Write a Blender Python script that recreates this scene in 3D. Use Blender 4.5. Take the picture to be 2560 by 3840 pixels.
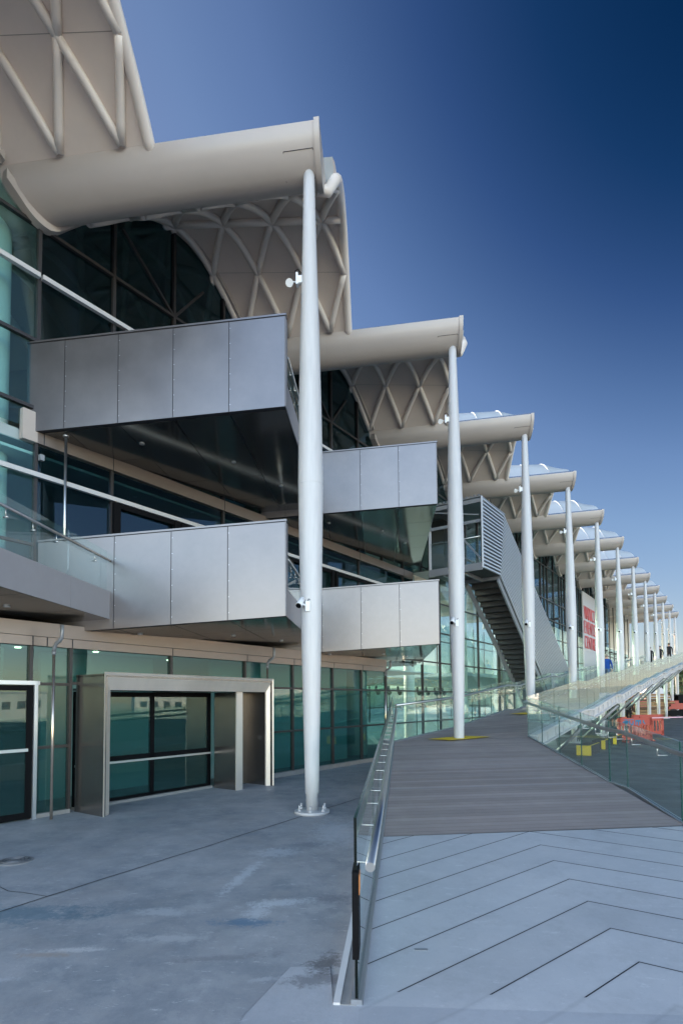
import bpy, bmesh, math, random
from mathutils import Vector, Matrix
random.seed(7)
D = bpy.data
for o in list(D.objects): D.objects.remove(o)
SC = bpy.context.scene
COL = SC.collection
# ------------------------------------------------------------ camera
cd = D.cameras.new('camera'); cam = D.objects.new('camera', cd); COL.objects.link(cam)
cd.sensor_fit = 'HORIZONTAL'; cd.sensor_width = 24; cd.lens = 19.9035; cd.shift_y = 0.23844
cd.clip_start = .05; cd.clip_end = 6000
r_ = Vector((0.99741549, 0.07146698, -0.00740285)); u_ = Vector((0.01077351, -0.04689424, 0.99884176)); f_ = Vector((-0.07103705, 0.99634, 0.04754299))
cam.matrix_world = Matrix(((r_.x, u_.x, -f_.x, 0), (r_.y, u_.y, -f_.y, 0), (r_.z, u_.z, -f_.z, 1.75), (0, 0, 0, 1)))
SC.camera = cam
# ------------------------------------------------------------ sky, sun, exposure
SUN_EL, SUN_AZ = math.radians(16), math.radians(-66)          # azimuth from +Y, to the left
sun_dir = Vector((math.sin(SUN_AZ) * math.cos(SUN_EL), math.cos(SUN_AZ) * math.cos(SUN_EL), math.sin(SUN_EL)))
W = D.worlds.new('World'); SC.world = W; W.use_nodes = True
nt = W.node_tree; nt.nodes.clear()
N = nt.nodes.new; L = nt.links.new
out = N('ShaderNodeOutputWorld'); bg = N('ShaderNodeBackground'); sky = N('ShaderNodeTexSky')
sky.sky_type = 'NISHITA'; sky.sun_disc = False; sky.sun_elevation = SUN_EL; sky.sun_rotation = SUN_AZ
sky.air_density = 1.0; sky.dust_density = .6; sky.ozone_density = 3.0
# clear sky through a polarising filter: deepest a quarter turn from the sun (high on the right), brightened and warmed out of view behind us as added fill for the scene
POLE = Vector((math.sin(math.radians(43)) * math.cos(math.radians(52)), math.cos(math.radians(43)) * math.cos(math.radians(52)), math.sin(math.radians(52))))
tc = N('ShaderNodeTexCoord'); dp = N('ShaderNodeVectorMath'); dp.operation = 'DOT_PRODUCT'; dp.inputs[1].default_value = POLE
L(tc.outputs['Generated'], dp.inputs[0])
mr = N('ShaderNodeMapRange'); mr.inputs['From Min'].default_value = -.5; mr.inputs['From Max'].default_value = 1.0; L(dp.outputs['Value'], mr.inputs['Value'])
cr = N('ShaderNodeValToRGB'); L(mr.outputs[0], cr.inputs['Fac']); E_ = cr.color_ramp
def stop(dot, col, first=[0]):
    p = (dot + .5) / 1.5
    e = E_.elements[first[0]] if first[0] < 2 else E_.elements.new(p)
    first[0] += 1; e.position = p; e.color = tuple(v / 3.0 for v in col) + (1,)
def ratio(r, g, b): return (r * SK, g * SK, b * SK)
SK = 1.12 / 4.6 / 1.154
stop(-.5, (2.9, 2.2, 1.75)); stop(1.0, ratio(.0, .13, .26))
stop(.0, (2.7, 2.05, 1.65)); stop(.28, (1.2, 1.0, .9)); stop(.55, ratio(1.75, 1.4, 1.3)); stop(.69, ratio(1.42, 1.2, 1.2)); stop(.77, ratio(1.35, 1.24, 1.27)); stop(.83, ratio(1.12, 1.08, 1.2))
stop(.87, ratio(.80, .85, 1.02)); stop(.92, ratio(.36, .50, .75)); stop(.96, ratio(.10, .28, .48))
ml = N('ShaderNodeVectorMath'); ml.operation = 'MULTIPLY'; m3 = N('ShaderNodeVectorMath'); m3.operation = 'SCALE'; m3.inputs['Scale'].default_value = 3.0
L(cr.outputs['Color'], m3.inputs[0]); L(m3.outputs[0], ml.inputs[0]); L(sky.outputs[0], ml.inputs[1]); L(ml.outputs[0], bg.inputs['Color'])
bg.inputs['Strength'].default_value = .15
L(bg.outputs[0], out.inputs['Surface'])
sl = D.lights.new('sun', 'SUN'); so = D.objects.new('sun', sl); COL.objects.link(so)
sl.energy = 2.2; sl.angle = math.radians(.5); sl.color = (1, .86, .68)
so.rotation_euler = (-sun_dir).to_track_quat('-Z', 'Y').to_euler()
SC.view_settings.view_transform = 'Standard'; SC.view_settings.look = 'None'; SC.view_settings.gamma = 1
SC.view_settings.use_curve_mapping = False; SC.view_settings.exposure = 2.2
SC.render.engine = 'CYCLES'
SC.cycles.max_bounces = 10; SC.cycles.transparent_max_bounces = 24; SC.cycles.glossy_bounces = 5
SC.cycles.sample_clamp_indirect = 8

# ------------------------------------------------------------ materials
def mat(name, col, rough=.5, metal=0, noise=None, bump=0, bscale=30, spec=.5, var=.0, vscale=3, stretch=None):
    m = D.materials.new(name); m.use_nodes = True; t = m.node_tree; b = t.nodes['Principled BSDF']
    b.inputs['Base Color'].default_value = (*col, 1); b.inputs['Roughness'].default_value = rough
    b.inputs['Metallic'].default_value = metal; b.inputs['Specular IOR Level'].default_value = spec
    tc = t.nodes.new('ShaderNodeTexCoord'); src = tc.outputs['Object']
    if stretch:
        mp = t.nodes.new('ShaderNodeMapping'); mp.inputs['Scale'].default_value = stretch; t.links.new(src, mp.inputs[0]); src = mp.outputs[0]
    if var > 0:
        n = t.nodes.new('ShaderNodeTexNoise'); n.inputs['Scale'].default_value = vscale; n.inputs['Detail'].default_value = 6
        n.inputs['Roughness'].default_value = .65; t.links.new(src, n.inputs['Vector'])
        r = t.nodes.new('ShaderNodeMapRange'); r.inputs['From Min'].default_value = .3; r.inputs['From Max'].default_value = .7
        r.inputs['To Min'].default_value = 1 - var; r.inputs['To Max'].default_value = 1 + var; t.links.new(n.outputs['Fac'], r.inputs['Value'])
        mm = t.nodes.new('ShaderNodeVectorMath'); mm.operation = 'SCALE'; mm.inputs[0].default_value = col
        t.links.new(r.outputs[0], mm.inputs['Scale']); t.links.new(mm.outputs[0], b.inputs['Base Color'])
        rr = t.nodes.new('ShaderNodeMapRange'); rr.inputs['To Min'].default_value = max(rough - .08, .02); rr.inputs['To Max'].default_value = rough + .08
        t.links.new(n.outputs['Fac'], rr.inputs['Value']); t.links.new(rr.outputs[0], b.inputs['Roughness'])
    if bump > 0:
        n = t.nodes.new('ShaderNodeTexNoise'); n.inputs['Scale'].default_value = bscale; n.inputs['Detail'].default_value = 4
        t.links.new(src, n.inputs['Vector'])
        bp = t.nodes.new('ShaderNodeBump'); bp.inputs['Strength'].default_value = bump; bp.inputs['Distance'].default_value = .01
        t.links.new(n.outputs['Fac'], bp.inputs['Height']); t.links.new(bp.outputs[0], b.inputs['Normal'])
    return m

def glass(name, tintc, ior=1.5, rough=0.0, refl=(1, 1, 1), boost=1.0, wav=0.0, haze=0.0, hazec=(.3, .6, .6)):
    m = D.materials.new(name); m.use_nodes = True; t = m.node_tree; t.nodes.clear()
    o = t.nodes.new('ShaderNodeOutputMaterial'); tr = t.nodes.new('ShaderNodeBsdfTransparent'); tr.inputs[0].default_value = (*tintc, 1)
    g = t.nodes.new('ShaderNodeBsdfGlossy'); g.inputs['Roughness'].default_value = rough; g.inputs['Color'].default_value = (*refl, 1)
    fr = t.nodes.new('ShaderNodeFresnel'); fr.inputs['IOR'].default_value = ior
    mu = t.nodes.new('ShaderNodeMath'); mu.operation = 'MULTIPLY'; mu.use_clamp = True; mu.inputs[1].default_value = boost; t.links.new(fr.outputs[0], mu.inputs[0])
    ge = t.nodes.new('ShaderNodeNewGeometry'); iv = t.nodes.new('ShaderNodeMath'); iv.operation = 'SUBTRACT'; iv.inputs[0].default_value = boost; t.links.new(ge.outputs['Backfacing'], iv.inputs[1]); iv.use_clamp = True
    t.links.new(iv.outputs[0], mu.inputs[1])
    mx = t.nodes.new('ShaderNodeMixShader'); t.links.new(mu.outputs[0], mx.inputs[0])
    base = tr
    if haze > 0:
        df = t.nodes.new('ShaderNodeBsdfDiffuse'); df.inputs['Color'].default_value = (*hazec, 1)
        m2 = t.nodes.new('ShaderNodeMixShader'); m2.inputs[0].default_value = haze; t.links.new(tr.outputs[0], m2.inputs[1]); t.links.new(df.outputs[0], m2.inputs[2]); base = m2
    t.links.new(base.outputs[0], mx.inputs[1]); t.links.new(g.outputs[0], mx.inputs[2]); t.links.new(mx.outputs[0], o.inputs['Surface'])
    if wav > 0:
        n = t.nodes.new('ShaderNodeTexNoise'); n.inputs['Scale'].default_value = .9; n.inputs['Detail'].default_value = 2
        tc = t.nodes.new('ShaderNodeTexCoord'); t.links.new(tc.outputs['Object'], n.inputs['Vector'])
        bp = t.nodes.new('ShaderNodeBump'); bp.inputs['Strength'].default_value = wav; bp.inputs['Distance'].default_value = .02
        t.links.new(n.outputs['Fac'], bp.inputs['Height']); t.links.new(bp.outputs[0], g.inputs['Normal'])
    return m

def emis(name, c, s):
    m = D.materials.new(name); m.use_nodes = True; b = m.node_tree.nodes['Principled BSDF']
    b.inputs['Emission Color'].default_value = (*c, 1); b.inputs['Emission Strength'].default_value = s; return m

M = dict(
    white=mat('white_paint', (.57, .555, .55), .32, var=.03, vscale=5),
    roof=mat('cream_paint', (.47, .405, .36), .38, var=.03, vscale=1.5),
    lattice=mat('cream_tube_paint', (.80, .70, .62), .35),
    soffit=mat('soffit_panel', (.66, .55, .475), .55, var=.04, vscale=2),
    skin=mat('roof_membrane', (.42, .45, .47), .35, var=.05, vscale=1.2),
    flash=mat('metal_flashing', (.72, .80, .92), .22, metal=.85),
    alu=mat('aluminium_panel', (.205, .192, .195), .33, metal=.85, var=.10, vscale=1.3, bump=.05, bscale=1.2),
    alulight=mat('pale_aluminium_panel', (.36, .345, .36), .5, metal=.3, var=.05),
    aluB=mat('aluminium_cap', (.45, .47, .50), .35, metal=.8),
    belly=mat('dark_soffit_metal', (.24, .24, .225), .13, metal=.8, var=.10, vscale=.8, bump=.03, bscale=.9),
    band=mat('beige_fascia_metal', (.29, .235, .205), .34, metal=.55, var=.04),
    seam=mat('soffit_seam', (.30, .26, .22), .7),  # plain brown colour of the vault panel seams
    joint=mat('dark_joint', (.03, .03, .035), .7),  # near-black colour of joints, cracks and panel backing
    mull=mat('dark_mullion', (.055, .05, .05), .35, metal=.4),
    black=mat('black_frame', (.004, .004, .005), .6, spec=.12),
    silver=mat('silver_frame', (.62, .64, .67), .3, metal=.8),
    steel=mat('stainless_steel', (.60, .59, .57), .34, metal=1, var=.06, vscale=5),
    brushed=mat('brushed_stainless', (.74, .66, .58), .42, metal=.55, var=.09, vscale=2, stretch=(1, 1, .25)),
    sidest=mat('grey_steel_lining', (.22, .205, .195), .22, metal=.85, var=.1, vscale=2),
    copper=mat('downpipe_metal', (.66, .56, .47), .22, metal=.9, var=.08),
    inwall=mat('interior_wall', (.36, .42, .42), .8, var=.1),
    inpale=mat('interior_pale', (.78, .84, .82), .7),
    incol=mat('interior_column', (.86, .90, .86), .6),
    indark=mat('interior_dark', (.05, .055, .055), .9),
    stair=mat('stair_grey', (.045, .047, .05), .5, metal=.3, var=.12),
    rib=mat('ribbed_cladding', (.62, .64, .66), .35, metal=.5),
    grey=mat('grey_steelwork', (.30, .31, .33), .4, metal=.3),
    yellow=mat('yellow_paint', (.72, .50, .02), .6, var=.12, vscale=12),
    orange=mat('orange_plastic', (.40, .05, .028), .45),
    graf=mat('teal_graffiti', (.01, .16, .28), .5),
    red=mat('red_paint', (.72, .15, .15), .45),
    timber=mat('timber', (.36, .21, .10), .8, var=.25, vscale=4, stretch=(1, 1, 8)),
    timberd=mat('timber_dark', (.16, .09, .05), .85, var=.2),
    blue=mat('blue_jacket', (.005, .06, .30), .85, var=.15, vscale=8),
    jean=mat('jeans', (.09, .13, .22), .9), skinc=mat('skin', (.55, .32, .23), .6), hair=mat('grey_hair', (.28, .25, .22), .9),
    dark=mat('dark_clothes', (.012, .012, .015), .9), hairb=mat('brown_hair', (.05, .03, .02), .9), greensh=mat('dark_green_shorts', (.03, .06, .045), .9),
    tree=mat('pine_foliage', (.05, .075, .03), .9, var=.3), bark=mat('bark', (.10, .07, .05), .9),
    hill=mat('hill_scrub', (.16, .15, .09), .95, var=.3, vscale=.05),
    house=mat('pale_house', (.62, .56, .48), .8), roofc=mat('house_roof', (.30, .16, .12), .8), glassy=mat('house_window', (.05, .07, .09), .15),
    sandbld=mat('cream_building', (.50, .49, .46), .8, var=.08), rubber=mat('rubber_black', (.02, .02, .022), .8), whitep=mat('white_plastic', (.82, .82, .82), .4),
    tape=mat('barrier_tape', (.75, .45, .5), .5), iron=mat('cast_iron', (.20, .20, .21), .55, metal=.5, bump=.3, bscale=60),
    glassg=glass('balustrade_glass', (.90, .955, .94), 1.62, boost=1.0, wav=.12, haze=.03, hazec=(.55, .8, .75)),
    glassramp=glass('ramp_glass', (.80, .88, .85), 1.75, boost=1.0, wav=.22, haze=.16, hazec=(.62, .72, .67)),
    glassedge=mat('glass_edge', (.02, .07, .06), .1),
    blackedge=mat('dark_glass_edge', (.003, .006, .006), .5, spec=.15),
    faclow=glass('facade_glass_teal', (.38, .58, .575), 1.75, refl=(.75, .95, .94), boost=1.0, wav=.10, haze=.06, hazec=(.09, .27, .27)),
    facup=glass('facade_glass_dark', (.34, .46, .48), 1.75, refl=(.60, .82, 1.0), boost=1.0, wav=.05),
    facleft=glass('facade_glass_clear_teal', (.74, .87, .86), 1.6, refl=(.7, .9, 1), boost=1.0, wav=.05, haze=.02, hazec=(.2, .4, .4)),
    hall=glass('hall_glass', (.78, .90, .90), 1.95, refl=(.85, .98, .98), boost=1.0, wav=.10, haze=.015, hazec=(.3, .5, .5)),
    lamp=emis('downlight_glow', (1, .82, .5), 3),
    trussm=mat('truss_metal', (.45, .42, .32), .4, metal=.3),
)
M['whiteled'] = M['white']
M['colpaint'] = mat('column_paint', (.57, .555, .55), .34, var=.07, vscale=3, stretch=(6, 6, .5), bump=.04, bscale=12)

# concrete quay
def concrete(name, base, blotch, scale=1.0, grooves=False, boards=False, mottled=1.0):
    m = D.materials.new(name); m.use_nodes = True; t = m.node_tree; b = t.nodes['Principled BSDF']
    n = t.nodes.new; l = t.links.new
    tc = n('ShaderNodeTexCoord'); P = tc.outputs['Object']
    def noise(s, d=6, r=.6, src=P):
        k = n('ShaderNodeTexNoise'); k.inputs['Scale'].default_value = s; k.inputs['Detail'].default_value = d; k.inputs['Roughness'].default_value = r; l(src, k.inputs['Vector']); return k.outputs['Fac']
    def ramp(src, a, b_, lo=0, hi=1):
        k = n('ShaderNodeMapRange'); k.inputs['From Min'].default_value = a; k.inputs['From Max'].default_value = b_; k.inputs['To Min'].default_value = lo; k.inputs['To Max'].default_value = hi; l(src, k.inputs['Value']); return k.outputs[0]
    def mixc(f, A, B):
        k = n('ShaderNodeMix'); k.data_type = 'RGBA'
        if isinstance(f, float): k.inputs['Factor'].default_value = f
        else: l(f, k.inputs['Factor'])
        for s, v in (('A', A), ('B', B)):
            if isinstance(v, tuple): k.inputs[s].default_value = (*v, 1)
            else: l(v, k.inputs[s])
        return k.outputs['Result']
    def mth(op, a, b_=None, c=None):
        k = n('ShaderNodeMath'); k.operation = op
        for i, v in enumerate((a, b_, c)):
            if v is None: continue
            if isinstance(v, (int, float)): k.inputs[i].default_value = v
            else: l(v, k.inputs[i])
        return k.outputs[0]
    sp = n('ShaderNodeSeparateXYZ'); l(P, sp.inputs[0]); X, Y = sp.outputs['X'], sp.outputs['Y']
    c = mixc(ramp(noise(.75 * scale, 12, .75), .38, .62), base, blotch)
    c = mixc(mth('MULTIPLY', ramp(noise(3.2 * scale, 10, .7), .5, .68), .45 * mottled), c, tuple(min(v * 1.55, .6) for v in base))
    c = mixc(mth('MULTIPLY', ramp(noise(9 * scale, 8, .75), .56, .74), .4 * mottled), c, tuple(v * .5 for v in base))
    c = mixc(mth('MULTIPLY', ramp(noise(60, 3), .6, .8), .3), c, tuple(v * .55 for v in base))
    if not boards:
        st = n('ShaderNodeMapping'); st.inputs['Scale'].default_value = (1.0, 2.6, 1); st.inputs['Rotation'].default_value = (0, 0, .35); l(P, st.inputs[0])
        c = mixc(mth('MULTIPLY', ramp(noise(6, 10, .82, st.outputs[0]), .575, .64), .75 * mottled), c, tuple(min(v * 1.6, .75) for v in base))
        c = mixc(mth('MULTIPLY', ramp(noise(1.6, 10, .8), .50, .60), .45 * mottled), c, tuple(v * .55 for v in base))
        c = mixc(mth('MULTIPLY', ramp(noise(22, 6, .8, st.outputs[0]), .62, .70), .6 * mottled), c, tuple(v * .38 for v in base))
    h = noise(25, 8, .7)
    if not grooves and not boards:
        def spot(x, y, rx, ry, colr, amt, ns=6, rot=0.):
            dx = mth('SUBTRACT', X, x); dy = mth('SUBTRACT', Y, y)
            if rot:
                cr, sr = math.cos(rot), math.sin(rot)
                dx, dy = mth('ADD', mth('MULTIPLY', dx, cr), mth('MULTIPLY', dy, sr)), mth('SUBTRACT', mth('MULTIPLY', dy, cr), mth('MULTIPLY', dx, sr))
            dx = mth('DIVIDE', dx, rx); dy = mth('DIVIDE', dy, ry)
            d = mth('SQRT', mth('ADD', mth('MULTIPLY', dx, dx), mth('MULTIPLY', dy, dy)))
            d = mth('ADD', mth('ADD', d, ramp(noise(ns, 8, .75), 0, 1, -1.7, 1.7)), ramp(noise(ns * 3.5, 10, .85), 0, 1, -1.9, 1.9))
            f = mth('MULTIPLY', ramp(d, 1.15, .45), amt * .62)
            return mixc(f, c, colr)
        for s in SPOTS: c = spot(*s)
    if grooves:
        dx = mth('SUBTRACT', X, 1.64)
        q = mth('ADD', mth('SUBTRACT', Y, mth('MULTIPLY', mth('MINIMUM', dx, 0), .84)), mth('MULTIPLY', mth('MAXIMUM', dx, 0), .50))
        q = mth('DIVIDE', mth('SUBTRACT', q, 6.15 - .455 * 8), .455)
        fr = mth('ABSOLUTE', mth('SUBTRACT', mth('FRACT', mth('ADD', q, .5)), .5))
        g = mth('LESS_THAN', fr, .0135)
        g = mth('MULTIPLY', g, mth('GREATER_THAN', Y, 3.47))
        wn = n('ShaderNodeTexWhiteNoise'); wn.noise_dimensions = '1D'; l(mth('FLOOR', q), wn.inputs['W'])
        sv = n('ShaderNodeVectorMath'); sv.operation = 'SCALE'; l(c, sv.inputs[0]); l(ramp(wn.outputs['Value'], 0, 1, .95, 1.05), sv.inputs['Scale']); c = sv.outputs[0]
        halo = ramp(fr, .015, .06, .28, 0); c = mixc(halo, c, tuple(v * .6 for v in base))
        c = mixc(g, c, (.015, .016, .02))
        h = mth('SUBTRACT', mth('MULTIPLY', h, .25), mth('MULTIPLY', g, 1.2))
    if boards:
        q = mth('DIVIDE', mth('SUBTRACT', Y, mth('MULTIPLY', X, .14)), .138)
        cell = mth('FLOOR', q)
        wn = n('ShaderNodeTexWhiteNoise'); wn.noise_dimensions = '1D'; l(cell, wn.inputs['W'])
        sv = n('ShaderNodeVectorMath'); sv.operation = 'SCALE'; l(c, sv.inputs[0]); l(ramp(wn.outputs['Value'], 0, 1, .84, 1.12), sv.inputs['Scale'])
        c = sv.outputs[0]
        fr = mth('FRACT', q)
        g = mth('LESS_THAN', fr, .06)
        light = mth('MULTIPLY', mth('GREATER_THAN', wn.outputs['Value'], .93), mth('MULTIPLY', mth('LESS_THAN', fr, .25), .5))
        c = mixc(light, c, (.30, .31, .33))
        c = mixc(mth('MULTIPLY', g, .5), c, (.03, .03, .032))
        fine = mth('SINE', mth('MULTIPLY', q, 6.2832 * 9))
        h = mth('SUBTRACT', mth('ADD', mth('MULTIPLY', h, .2), mth('MULTIPLY', fine, .12)), g)
    l(c, b.inputs['Base Color'])
    b.inputs['Specular IOR Level'].default_value = .35
    l(ramp(noise(2.5 * scale), .3, .7, .42, .75), b.inputs['Roughness'])
    bp = n('ShaderNodeBump'); bp.inputs['Strength'].default_value = .35; bp.inputs['Distance'].default_value = .006; l(h, bp.inputs['Height']); l(bp.outputs[0], b.inputs['Normal'])
    return m
SPOTS = [  # x, y, rx, ry, colour, amount, noise scale, rotation: paint and repair stains seen on the quay
    (-3.0, 4.6, .75, .20, (.03, .13, .19), .85, 5, .1), (-1.11, 4.52, .26, .10, (.01, .13, .25), .9, 6, 0),
    (-.92, 4.97, .30, .10, (.62, .64, .66), .95, 14, .25), (-1.06, 4.75, .10, .16, (.62, .64, .66), .9, 14, 0), (-1.42, 5.7, .07, .55, (.60, .62, .64), .85, 12, -.12), (-1.25, 6.6, .30, .20, (.55, .57, .60), .7, 12, .3),
    (-1.83, 4.71, .28, .09, (.50, .51, .52), .9, 5, 0), (-1.6, 4.2, .30, .085, (.50, .50, .50), .95, 5, .1), (-2.2, 3.96, .22, .045, (.62, .60, .58), .95, 16, .15), (-2.35, 3.88, .22, .05, (.36, .27, .20), .7, 8, .1),
    (-.43, 5.1, .20, .12, (.07, .09, .13), .7, 6, 0), (-.9, 7.0, .30, .14, (.10, .12, .16), .6, 6, .1), (-.62, 7.7, .35, .8, (.55, .60, .65), .6, 10, .1),
    (-.40, 3.85, .10, .16, (.03, .022, .018), .95, 10, -.3), (-.42, 3.62, .22, .09, (.09, .08, .08), .8, 7, .2), (-1.1, 3.9, .4, .05, (.16, .16, .17), .6, 9, .2), (-2.6, 3.5, .3, .04, (.55, .56, .58), .7, 18, .1), (-.75, 3.62, .12, .03, (.5, .5, .52), .8, 9, .3)]
M['quay'] = concrete('quay_concrete', (.40, .395, .40), (.235, .255, .275))
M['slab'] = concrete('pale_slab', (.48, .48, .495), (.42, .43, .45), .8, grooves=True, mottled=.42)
M['deck'] = concrete('grey_decking', (.37, .305, .28), (.325, .27, .25), .5, boards=True, mottled=.3)
M['apron'] = concrete('apron_concrete', (.46, .46, .475), (.38, .39, .41), 1.2, grooves=False, mottled=.35)

# ------------------------------------------------------------ mesh helpers
class MB:
    def __init__(s): s.v = []; s.f = []; s.mi = []; s.sm = []; s.m = 0; s.smooth = False
    def add(s, vs, fs):
        b = len(s.v); s.v += [tuple(v) for v in vs]
        for f in fs: s.f.append([b + i for i in f]); s.mi.append(s.m); s.sm.append(s.smooth)
    def hexa(s, p): s.add(p, [(0, 3, 2, 1), (4, 5, 6, 7), (0, 1, 5, 4), (1, 2, 6, 5), (2, 3, 7, 6), (3, 0, 4, 7)]); return s
    def box(s, x0, x1, y0, y1, z0, z1):
        return s.hexa([(x0, y0, z0), (x1, y0, z0), (x1, y1, z0), (x0, y1, z0), (x0, y0, z1), (x1, y0, z1), (x1, y1, z1), (x0, y1, z1)])
    def sbox(s, a, b, o0, o1, z0, z1, za=None, zb=None):   # box in facade frame; za/zb lift of end b
        za = z0 if za is None else za; zb = z1 if zb is None else zb
        return s.hexa([S(a, o0, z0), S(b, o0, za), S(b, o1, za), S(a, o1, z0), S(a, o0, z1), S(b, o0, zb), S(b, o1, zb), S(a, o1, z1)])
    def bar(s, a, b, w, h, up=(0, 0, 1)):
        a = Vector(a); b = Vector(b); d = (b - a).normalized(); x = d.cross(Vector(up))
        if x.length < 1e-4: x = d.cross(Vector((1, 0, 0)))
        x.normalize(); y = x.cross(d).normalized(); x = x * w / 2; y = y * h / 2
        return s.hexa([a - x - y, a + x - y, b + x - y, b - x - y, a - x + y, a + x + y, b + x + y, b - x + y])
    def tube(s, pts, r, n=10, caps=True):
        pts = [Vector(p) for p in pts]; k = len(pts); rs = r if isinstance(r, (list, tuple)) else [r] * k
        sm = s.smooth; s.smooth = True; ref = None; vs = []
        for i, p in enumerate(pts):
            d = (pts[min(i + 1, k - 1)] - pts[max(i - 1, 0)]).normalized()
            if ref is None: ref = d.orthogonal().normalized()
            ref = (ref - d * ref.dot(d)).normalized(); q = d.cross(ref)
            for j in range(n):
                a = 2 * math.pi * j / n; vs.append(p + (ref * math.cos(a) + q * math.sin(a)) * rs[i])
        fs = [(i * n + j, i * n + (j + 1) % n, (i + 1) * n + (j + 1) % n, (i + 1) * n + j) for i in range(k - 1) for j in range(n)]
        s.add(vs, fs)
        if caps: 
            s.smooth = False; b = len(s.v) - len(vs)
            s.f.append([b + j for j in range(n)][::-1]); s.mi.append(s.m); s.sm.append(False)
            s.f.append([b + (k - 1) * n + j for j in range(n)]); s.mi.append(s.m); s.sm.append(False)
        s.smooth = sm; return s
    def lathe(s, c, prof, n=32):
        return s.tube([(c[0], c[1], c[2] + z) for r, z in prof], [max(r, 1e-4) for r, z in prof], n)
    def prism(s, poly, off):
        off = Vector(off); a = [Vector(p) for p in poly]; n = len(a)
        s.add(a + [p + off for p in a], [tuple(range(n))[::-1], tuple(range(n, 2 * n))] + [(i, (i + 1) % n, n + (i + 1) % n, n + i) for i in range(n)]); return s
    def ball(s, c, r, sc=(1, 1, 1), n=12):
        pts = []; vs = []; sm = s.smooth; s.smooth = True
        for i in range(n // 2 + 1):
            th = math.pi * i / (n // 2)
            for j in range(n):
                ph = 2 * math.pi * j / n
                vs.append((c[0] + r * sc[0] * max(math.sin(th), 1e-3) * math.cos(ph), c[1] + r * sc[1] * max(math.sin(th), 1e-3) * math.sin(ph), c[2] + r * sc[2] * math.cos(th)))
        s.add(vs, [(i * n + j, (i + 1) * n + j, (i + 1) * n + (j + 1) % n, i * n + (j + 1) % n) for i in range(n // 2) for j in range(n)])
        s.smooth = sm; return s
    def build(s, name, mats, parent=None, origin=None):
        me = D.meshes.new(name)
        o3 = Vector(origin) if origin is not None else Vector((0, 0, 0))
        me.from_pydata([tuple(Vector(v) - o3) for v in s.v], [], s.f)
        for m in (mats if isinstance(mats, (list, tuple)) else [mats]): me.materials.append(M[m] if isinstance(m, str) else m)
        for p, mi, sm in zip(me.polygons, s.mi, s.sm): p.material_index = mi; p.use_smooth = sm
        bm = bmesh.new(); bm.from_mesh(me); bmesh.ops.recalc_face_normals(bm, faces=bm.faces); bm.to_mesh(me); bm.free()
        me.update()
        o = D.objects.new(name, me); COL.objects.link(o)
        if parent is not None:
            o.parent = parent
            if origin is not None: o.location = o3 - parent_loc(parent)
            else: o.location = -parent_loc(parent)
        elif origin is not None: o.location = o3
        return o
def parent_loc(p):
    l = p.location.copy()
    while p.parent: p = p.parent; l += p.location
    return l
def tag(o, label=None, cat=None, group=None, kind=None):
    if label: o['label'] = label
    if cat: o['category'] = cat
    if group: o['group'] = group
    if kind: o['kind'] = kind
    return o
def thing(name, loc, label, cat, group=None):
    o = D.objects.new(name, None); COL.objects.link(o); o.location = loc; o.empty_display_size = .2
    return tag(o, label, cat, group)
def copy_part(o, off, parent=None, top=True):
    c = o.copy(); COL.objects.link(c)
    c.parent = parent if parent else o.parent
    c.location = o.location + Vector(off) if top else o.location
    for ch in list(o.children):
        copy_part(ch, (0, 0, 0), c, False)
    return c

# ------------------------------------------------------------ site geometry
U = Vector((.51699598, .85598783, 0)); NU = Vector((-.85598783, .51699598, 0)); SP = 5.70907
STEP = U * SP                                   # from one roof bay to the next
FAC0 = Vector((-5.014, 8.946, 0)); C1 = Vector((-1.1166, 8.9456, 0)); K0 = Vector((3.54, 14.15, 0))
def S(s, o, z): return FAC0 + U * s + NU * o + Vector((0, 0, z))
FALL = .07
PY = [8.544, 8.56, 8.63, 8.77, 8.9, 9.05, 9.2, 9.35, 9.5, 9.62, 9.95, 10.4, 10.96, 11.35, 11.85, 12.35, 12.8, 13.1, 13.43]
PZ = [11.03, 10.86, 10.72, 10.58, 10.50, 10.45, 10.47, 10.59, 10.75, 10.9, 11.2, 11.68, 12.13, 12.28, 12.28, 12.05, 11.62, 11.25, 10.83]   # at the facade
PR = PZ[:9] + [10.95, 11.36, 11.66, 11.86, 11.90, 11.84, 11.56, 11.30, 11.08, 10.83]      # at the outer rim
def prof(y, P=None):
    P = P or PZ
    y = (y - 8.544) % 4.8868 + 8.544
    for i in range(len(PY) - 1):
        if y <= PY[i + 1]:
            t = (y - PY[i]) / (PY[i + 1] - PY[i]); return P[i] * (1 - t) + P[i + 1] * t
    return 11.03
def profx(x, y):
    w = min(1, max(0, (-.76 - x) / 3.6)); s_ = 0
    for d in (-.14, 0, .14):
        q = max(y + d, 9.63) if y > 9.62 else y; e = max(0, q - 13.429); q -= e
        s_ += prof(q, PR) * (1 - w) + prof(q) * w - .85 * e
    return s_ / 3
def rz(x, y, d=0):                             # underside of bay 0's roof at x, y
    return profx(x, y) + FALL * (x + .9) + d
def smooth_path(y0, y1, n): return [y0 + (y1 - y0) * i / n for i in range(n + 1)]

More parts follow.
